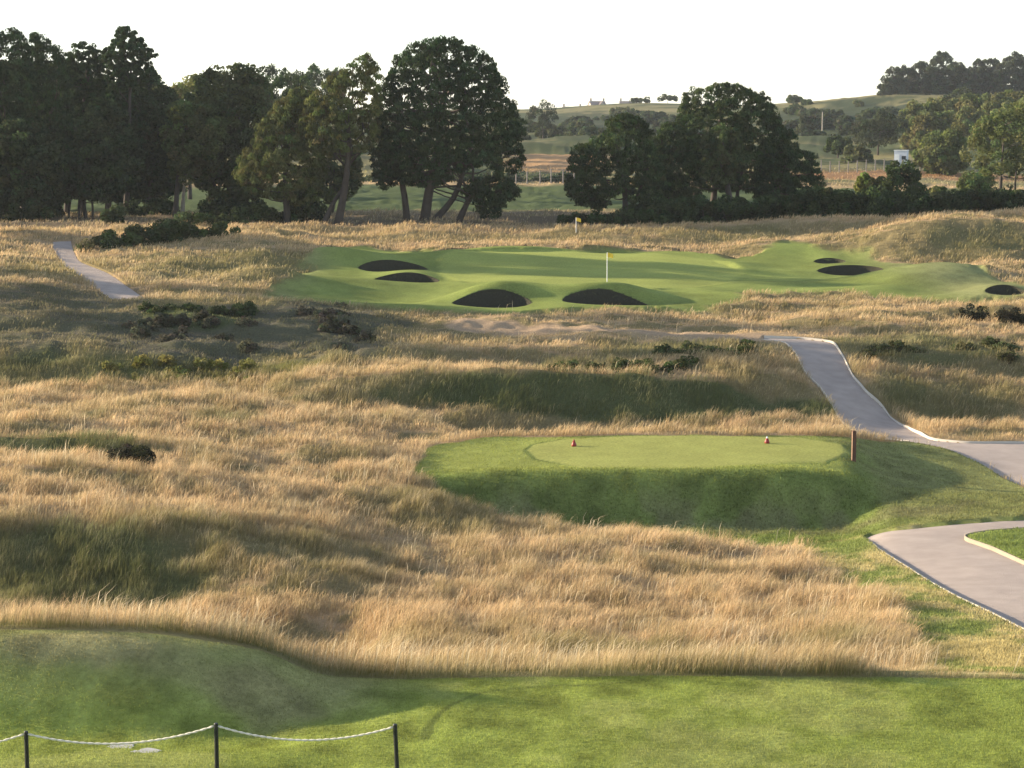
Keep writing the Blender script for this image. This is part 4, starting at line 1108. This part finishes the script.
g4 = np.random.default_rng(77)
for reg, (x0, x1, y0, y1, n, lab, nm, colr, grp) in enumerate([
        (130, 380, 308, 352, 26, 'low grey brown heather clump on the shaded heath left of the green', 'heather_bush', (0.085, 0.08, 0.055), 'heather clumps on the shaded heath'),
        (140, 245, 311, 319, 9, 'dark green tussock in the row along the top of the shaded heath', 'gorse_bush', (0.05, 0.065, 0.028), 'tussocks along the top of the heath'),
        (535, 690, 366, 374, 13, 'dark green bush in the band above the long dark ridge behind the tee', 'gorse_bush', (0.06, 0.075, 0.03), 'bushes in the band above the long ridge'),
        (640, 770, 350, 358, 11, 'dark green bush in the upper short band left of the top of the cart path', 'gorse_bush', (0.06, 0.075, 0.03), 'bushes in the upper band by the path'),
        (110, 280, 366, 384, 12, 'yellow green tussock on the low mound under the shaded heath', 'gorse_bush', (0.17, 0.165, 0.05), 'tussocks on the low mound under the heath'),
        (860, 1015, 346, 362, 12, 'olive tussock on the dark band right of the cart path', 'gorse_bush', (0.085, 0.09, 0.04), 'tussocks right of the cart path')]):
    for k in range(n):
        px = g4.uniform(x0, x1); bot = g4.uniform(y0, y1)
        c = hit(px, bot, 85, 125)
        w_ = g4.uniform(13, 26); h_ = g4.uniform(6.0, 10.5)
        tree(nm, lab, 'bush', (px, bot), float(c[1]), [dome(px, bot - h_, bot + 1.5, w_, 9, 0.6)], 0.24, (0.13, 60), 2.0, colr, 'leaf', 700 + reg * 50 + k, None, 0.03, group=grp, limbs=2)

# ------------------------------------------------------------------ flags
def flagstick(px, py_base, y0, y1, label, hh=2.15):
    c = hit(px, py_base, y0, y1); z = zg(c[0], c[1])
    e = empty('flagstick', (c[0], c[1], z), label, 'golf flag')
    mb = MB(); mb.tube([(0, 0, -0.1), (0, 0, hh)], 0.022, 8); mb.build('pole', M_WHITE, e)
    n, m = 9, 6; V = []; f = []
    for i in range(n):
        for j in range(m):
            t = i / (n - 1); s = j / (m - 1)
            V.append((0.02 + 0.36 * t, 0.05 * math.sin(t * 5 + s), hh - 0.02 - 0.28 * s - 0.10 * t * t))
    V2 = [(x, y + 0.006, z) for x, y, z in V]
    for i in range(n - 1):
        for j in range(m - 1):
            q = i * m + j; f.append((q, q + 1, q + m + 1, q + m)); f.append((q + n * m, q + m + n * m, q + m + 1 + n * m, q + 1 + n * m))
    mb = MB(); mb.add(V + V2, f); mb.build('flag', M_YELLOW, e)
    return e


flagstick(607, 287, 118, 140, 'white flagstick with a yellow flag standing on the sunlit green')
flagstick(576, 235, 158, 176, 'farther yellow flag half hidden behind the grass ridge beyond the green', 1.2)

# ------------------------------------------------------------------ tee markers and post
for px, py, lab in ((574, 447, 'dark red cone tee marker left of centre on the tee'), (767, 444, 'red tee marker with a pale top on the right part of the tee')):
    c = hit(px, py, 70, 86); z = zg(c[0], c[1])
    e = empty('tee_marker', (c[0], c[1], z), lab, 'tee marker')
    mb = MB(); mb.tube([(0, 0, 0.0), (0, 0, 0.06), (0, 0, 0.15), (0, 0, 0.21)], [0.10, 0.105, 0.075, 0.045], 14); mb.build('body', M_RED, e, True)
    mb = MB(); mb.tube([(0, 0, 0.205), (0, 0, 0.25), (0, 0, 0.285)], [0.045, 0.036, 0.012], 12); mb.build('cap', M_WHITE if 'pale' in lab else M_RED, e, True)
c = hit(853.5, 461, 70, 86); z = zg(c[0], c[1])
e = empty('marker_post', (c[0], c[1], z), 'square brown wooden post standing at the right end of the tee', 'post', rz=0.12)
mb = MB(); mb.box((0, 0, 0.55), (0.15, 0.15, 1.3)); mb.build('shaft', M_WOOD, e)
mb = MB(); mb.add([(-.075, -.075, 1.2), (.075, -.075, 1.2), (.075, .075, 1.2), (-.075, .075, 1.2), (0, 0, 1.24)], [(0, 1, 4), (1, 2, 4), (2, 3, 4), (3, 0, 4)]); mb.build('cap', M_WOOD, e)
mb = MB(); mb.box((-0.079, -0.045, 0.55), (0.006, 0.04, 1.26)); mb.build('sunlit_edge', M_SUNWOOD, e)  # strip on the sun side of the post, sunlight painted as paler wood

# ------------------------------------------------------------------ rope fence at the front
Yf = 30.5
tops = [(-160, 741), (26, 731), (216, 723), (395, 724), ]
P = [pt(a, b, Yf + d) for (a, b), d in zip(tops, (0.6, 0.5, 0.0, -0.35))]
root = empty('rope_fence', (P[2][0], P[2][1], zg(P[2][0], P[2][1])), 'low fence of slim black posts strung with pale rope at the front of the lawn', 'rope fence')
o0 = np.array(root.location)
for i, p in enumerate(P):
    gz = zg(p[0], p[1]); q = p - o0
    tilt = (0.0, 0.0, 0.0, -0.05)[i]
    mb = MB(); mb.tube([(q[0] - tilt, q[1], gz - o0[2] - 0.2), (q[0], q[1], q[2] - 0.015), (q[0], q[1], q[2])], [0.036, 0.034, 0.026], 12)
    mb.build('post', M_BLACK, root, False)
for i in range(len(P) - 1):
    a = P[i] - o0 + np.array([0.03, 0, -0.05]); b = P[i + 1] - o0 + np.array([-0.03, 0, -0.05])
    sag = 0.22; n = 60
    mb = MB()
    for s in range(2):                                   # two twisted strands
        pts = []
        for k in range(n + 1):
            t = k / n; c0 = a + (b - a) * t; c0[2] -= sag * 4 * t * (1 - t)
            an = k * 1.3 + s * math.pi
            pts.append(c0 + np.array([0, math.cos(an), math.sin(an)]) * 0.009)
        mb.tube(pts, 0.011, 6)
    mb.build('rope', M_ROPE, root, True)

# two pale stones let into the turf
for px, py, w, dpt, lab in ((121, 746, 0.23, 0.22, 'left of two pale flat stones sunk in the front lawn behind the rope'), (147, 751, 0.23, 0.20, 'right of two pale flat stones sunk in the front lawn behind the rope')):
    c = hit(px, py, 28, 36); z = zg(c[0], c[1])
    n = 22; V = []; g2 = np.random.default_rng(int(px))
    rr_ = [1 + 0.12 * g2.normal() for _ in range(n)]
    for zz, s in ((-0.05, 1.0), (0.004, 1.0), (0.010, 0.93)):
        for i in range(n):
            a = 2 * math.pi * i / n; V.append((w * s * rr_[i] * math.cos(a), dpt * s * rr_[i] * math.sin(a), zz))
    f = []
    for r_ in range(2):
        for i in range(n):
            f.append((r_ * n + i, r_ * n + (i + 1) % n, (r_ + 1) * n + (i + 1) % n, (r_ + 1) * n + i))
    f.append(tuple(2 * n + i for i in range(n)))
    mb = MB(); mb.add(V, f); o = mb.build('flat_stone', M_STONE); o.location = (c[0], c[1], z)
    tag(o, lab, 'stone')


# ------------------------------------------------------------------ far fences, pole, cabin, houses
def fence(pxs, y, Y, hgt, label, posts_mat=M_POSTGREY, wires=5):
    p0 = pt(pxs[0], y, Y)
    root = empty('wire_fence', (p0[0], Y, zg(p0[0], Y)), label, 'wire fence')
    L = np.array(root.location); tops = []
    for px in pxs:
        p = pt(px, y, Y); gz = zg(p[0], Y)
        mb = MB(); mb.tube([(p[0] - L[0], 0, gz - L[2] - 0.3), (p[0] - L[0], 0, gz - L[2] + hgt)], 0.09, 7); mb.build('post', posts_mat, root)
        tops.append((p[0] - L[0], gz - L[2]))
    mb = MB()
    for k in range(wires):
        h = hgt * (k + 0.7) / wires
        mb.tube([(x, 0.1, z + h) for x, z in tops], 0.02, 4)
    mb.build('wire', M_POSTGREY, root)


fence([516, 527, 540, 551, 563, 574], 184, 277, 2.0, 'far wire fence with tall grey posts between the tallest pine and the middle clump')
fence(list(range(812, 965, 9)), 176, 322, 1.9, 'far wire fence with many thin posts in front of the white cabin')
fence(list(range(136, 175, 8)), 186, 268, 2.2, 'far wire fence with pale posts seen under the trees of the left wood', M_PALEBARK)

p = pt(822, 140, 480); gz = zg(p[0], 480)
mb = MB(); mb.tube([(0, 0, -0.3), (0, 0, 6.4)], [0.16, 0.11], 8)
e = empty('utility_pole', (p[0], 480, gz), 'slim pale wooden pole on the far hillside right of the middle clump', 'pole'); mb.build('mast', M_PALEBARK, e)
mb = MB(); mb.tube([(0, 0, 6.35), (0, 0, 6.5)], [0.13, 0.10], 8); mb.build('cap', M_POSTGREY, e)

p = pt(901, 168, 336); gz = zg(p[0], 336)
ztop = pt(901, 150, 336)[2]
e = empty('cabin', (p[0], 336, gz), 'small white boxy cabin with a flat roof behind the far fence on the right', 'cabin', rz=-0.35)
H_ = max(2.2, ztop - gz)
mb = MB(); mb.box((0, 0, H_ / 2 - 0.1), (2.1, 1.7, H_ - 0.1)); mb.build('wall', M_CABIN, e)
mb = MB(); mb.box((0, 0, H_ - 0.06), (2.25, 1.85, 0.12)); mb.build('roof', M_WHITE, e)
mb = MB(); mb.box((-0.55, -0.865, 0.95), (0.75, 0.03, 1.9)); mb.build('door', M_WHITE, e)
mb = MB(); mb.box((0.55, -0.865, 1.35), (0.7, 0.03, 0.6)); mb.build('window', M_GLASS, e)


def house(px, Y, ridge_py, wpx, label, kind, rz):
    p = pt(px, ridge_py, Y); W = wpx * Y / F; gz = zg(p[0], Y)
    hr = p[2] - gz; D = 7.0; eave = max(2.0, hr - 3.4)
    e = empty('house', (p[0], Y, gz), label, 'house', rz=rz)
    w = W / 2; d = D / 2
    mb = MB(); mb.add([(-w, -d, -1), (w, -d, -1), (w, d, -1), (-w, d, -1), (-w, -d, eave), (w, -d, eave), (w, d, eave), (-w, d, eave), (-w, 0, hr - .15), (w, 0, hr - .15)],
                      [(0, 1, 5, 4), (2, 3, 7, 6), (1, 2, 6, 9, 5), (3, 0, 4, 8, 7)]); mb.build('wall', M_WALL, e)
    t = 0.25; rf = MB()
    for s in (-1, 1):
        rf.add([(-w - .3, s * (d + .4), eave - .4), (w + .3, s * (d + .4), eave - .4), (w + .3, 0, hr), (-w - .3, 0, hr),
                (-w - .3, s * (d + .4), eave - .4 + t), (w + .3, s * (d + .4), eave - .4 + t), (w + .3, 0, hr + t), (-w - .3, 0, hr + t)],
               [(0, 1, 2, 3), (7, 6, 5, 4), (0, 4, 5, 1), (1, 5, 6, 2), (2, 6, 7, 3), (3, 7, 4, 0)])
    ro = rf.build('roof', M_ROOF, e)
    for s in (-1, 1):
        ch = MB(); ch.box((s * (w - 0.5), 0, hr + 0.5), (1.0, 0.9, 2.2)); ch.box((s * (w - 0.5), 0, hr + 1.65), (1.2, 1.1, 0.2)); ch.build('chimney', M_WALL, ro)
    if kind:                                               # a cross gable towards the viewer
        gw = w * 0.45; gx = w * 0.35
        mb = MB(); mb.add([(gx - gw, -d - 1.5, -1), (gx + gw, -d - 1.5, -1), (gx + gw, -d - 1.5, eave), (gx - gw, -d - 1.5, eave), (gx, -d - 1.5, hr - 0.3),
                           (gx - gw, -d + .1, -1), (gx + gw, -d + .1, -1), (gx + gw, -d + .1, eave), (gx - gw, -d + .1, eave), (gx, 0.3, hr - 0.3)],
                          [(0, 1, 2, 4, 3), (1, 6, 7, 2), (5, 0, 3, 8)]); mb.build('gable', M_WALL, e)
        mb = MB(); mb.add([(gx - gw - .3, -d - 1.8, eave - .3), (gx, -d - 1.8, hr), (gx, 0.3, hr), (gx - gw - .3, -d + .1, eave - .3), (gx + gw + .3, -d - 1.8, eave - .3), (gx + gw + .3, -d + .1, eave - .3)],
                          [(0, 1, 2, 3), (1, 4, 5, 2)]); mb.build('gable_roof', M_ROOF, e)
    for s in (-0.55, 0.1, 0.6):
        fr = MB(); fr.box((s * w, -d - 0.02, eave * 0.62), (1.1, 0.06, 1.3)); fw = fr.build('window', M_WHITE, e)
        pn = MB(); pn.box((s * w, -d - 0.06, eave * 0.62), (0.9, 0.03, 1.1)); pn.build('pane', M_GLASS, fw)
    return e


house(597, 1100, 101.5, 15, 'far stone house with a front gable, left of two on the skyline', True, 0.25)
house(628, 1120, 101.5, 16, 'far stone house with a chimney at each end, right of two on the skyline', False, -0.05)
house(572, 1150, 107, 18, 'lowest far house roof on the skyline next to the lone dark pine', False, 0.1)

# ------------------------------------------------------------------ air
hb = MB(); hb.box((0, 1450, 14.5), (6400, 3400, 80)); hz = hb.build('haze', bpy.data.materials.new('air'))
m = hz.data.materials[0]; m.use_nodes = True; nt = m.node_tree
for n in list(nt.nodes):
    nt.nodes.remove(n)
out = N(nt, 'ShaderNodeOutputMaterial'); pv = N(nt, 'ShaderNodeVolumePrincipled')
pv.inputs['Color'].default_value = (0.86, 0.93, 1.0, 1); pv.inputs['Density'].default_value = 0.00009; pv.inputs['Anisotropy'].default_value = 0.2
nt.links.new(pv.outputs[0], out.inputs['Volume'])
tag(hz, 'thin evening haze over the course and the far dunes', 'haze', kind='stuff')
# ground below the box: keep its floor under the lowest ground
zmin = float(GZ.min()); zmax = 75.0
hz.location.z = 0
for v in hz.data.vertices:
    v.co.z = zmin - 1.0 if v.co.z < 14 else zmax

# ------------------------------------------------------------------ light
SUN_EL, SUN_AZ = R(12.5), R(-73.0)       # azimuth from +Y (away from the viewer) towards +X; negative = left
w = bpy.data.worlds.new('World'); sc.world = w; w.use_nodes = True
nt = w.node_tree
bg = nt.nodes['Background']; sky = nt.nodes.new('ShaderNodeTexSky'); sky.sky_type = 'NISHITA'; sky.sun_disc = False
sky.sun_elevation = SUN_EL; sky.sun_rotation = SUN_AZ
sky.air_density = 1.0; sky.dust_density = 0.25; sky.ozone_density = 2.5
hs = nt.nodes.new('ShaderNodeHueSaturation'); hs.inputs['Saturation'].default_value = 0.6
nt.links.new(sky.outputs[0], hs.inputs['Color']); nt.links.new(hs.outputs[0], bg.inputs['Color']); bg.inputs['Strength'].default_value = 0.12
sd = bpy.data.lights.new('sun', 'SUN'); sd.energy = 5.0; sd.angle = R(0.6); sd.color = (1.0, 0.84, 0.62)
so = bpy.data.objects.new('sun', sd); COL.objects.link(so)
d = Vector((math.sin(SUN_AZ) * math.cos(SUN_EL), math.cos(SUN_AZ) * math.cos(SUN_EL), math.sin(SUN_EL)))
so.rotation_euler = d.to_track_quat('Z', 'Y').to_euler()
so.location = (-60, 60, 60)

vs = sc.view_settings
vs.view_transform = 'Standard'; vs.look = 'None'; vs.gamma = 1; vs.use_curve_mapping = False; vs.exposure = 1.6
sc.cycles.use_denoising = True
sc.cycles.volume_bounces = 0
sc.cycles.max_bounces = 6; sc.cycles.diffuse_bounces = 3; sc.cycles.transmission_bounces = 4; sc.cycles.transparent_max_bounces = 8
sc.cycles.use_adaptive_sampling = True; sc.cycles.adaptive_threshold = 0.008
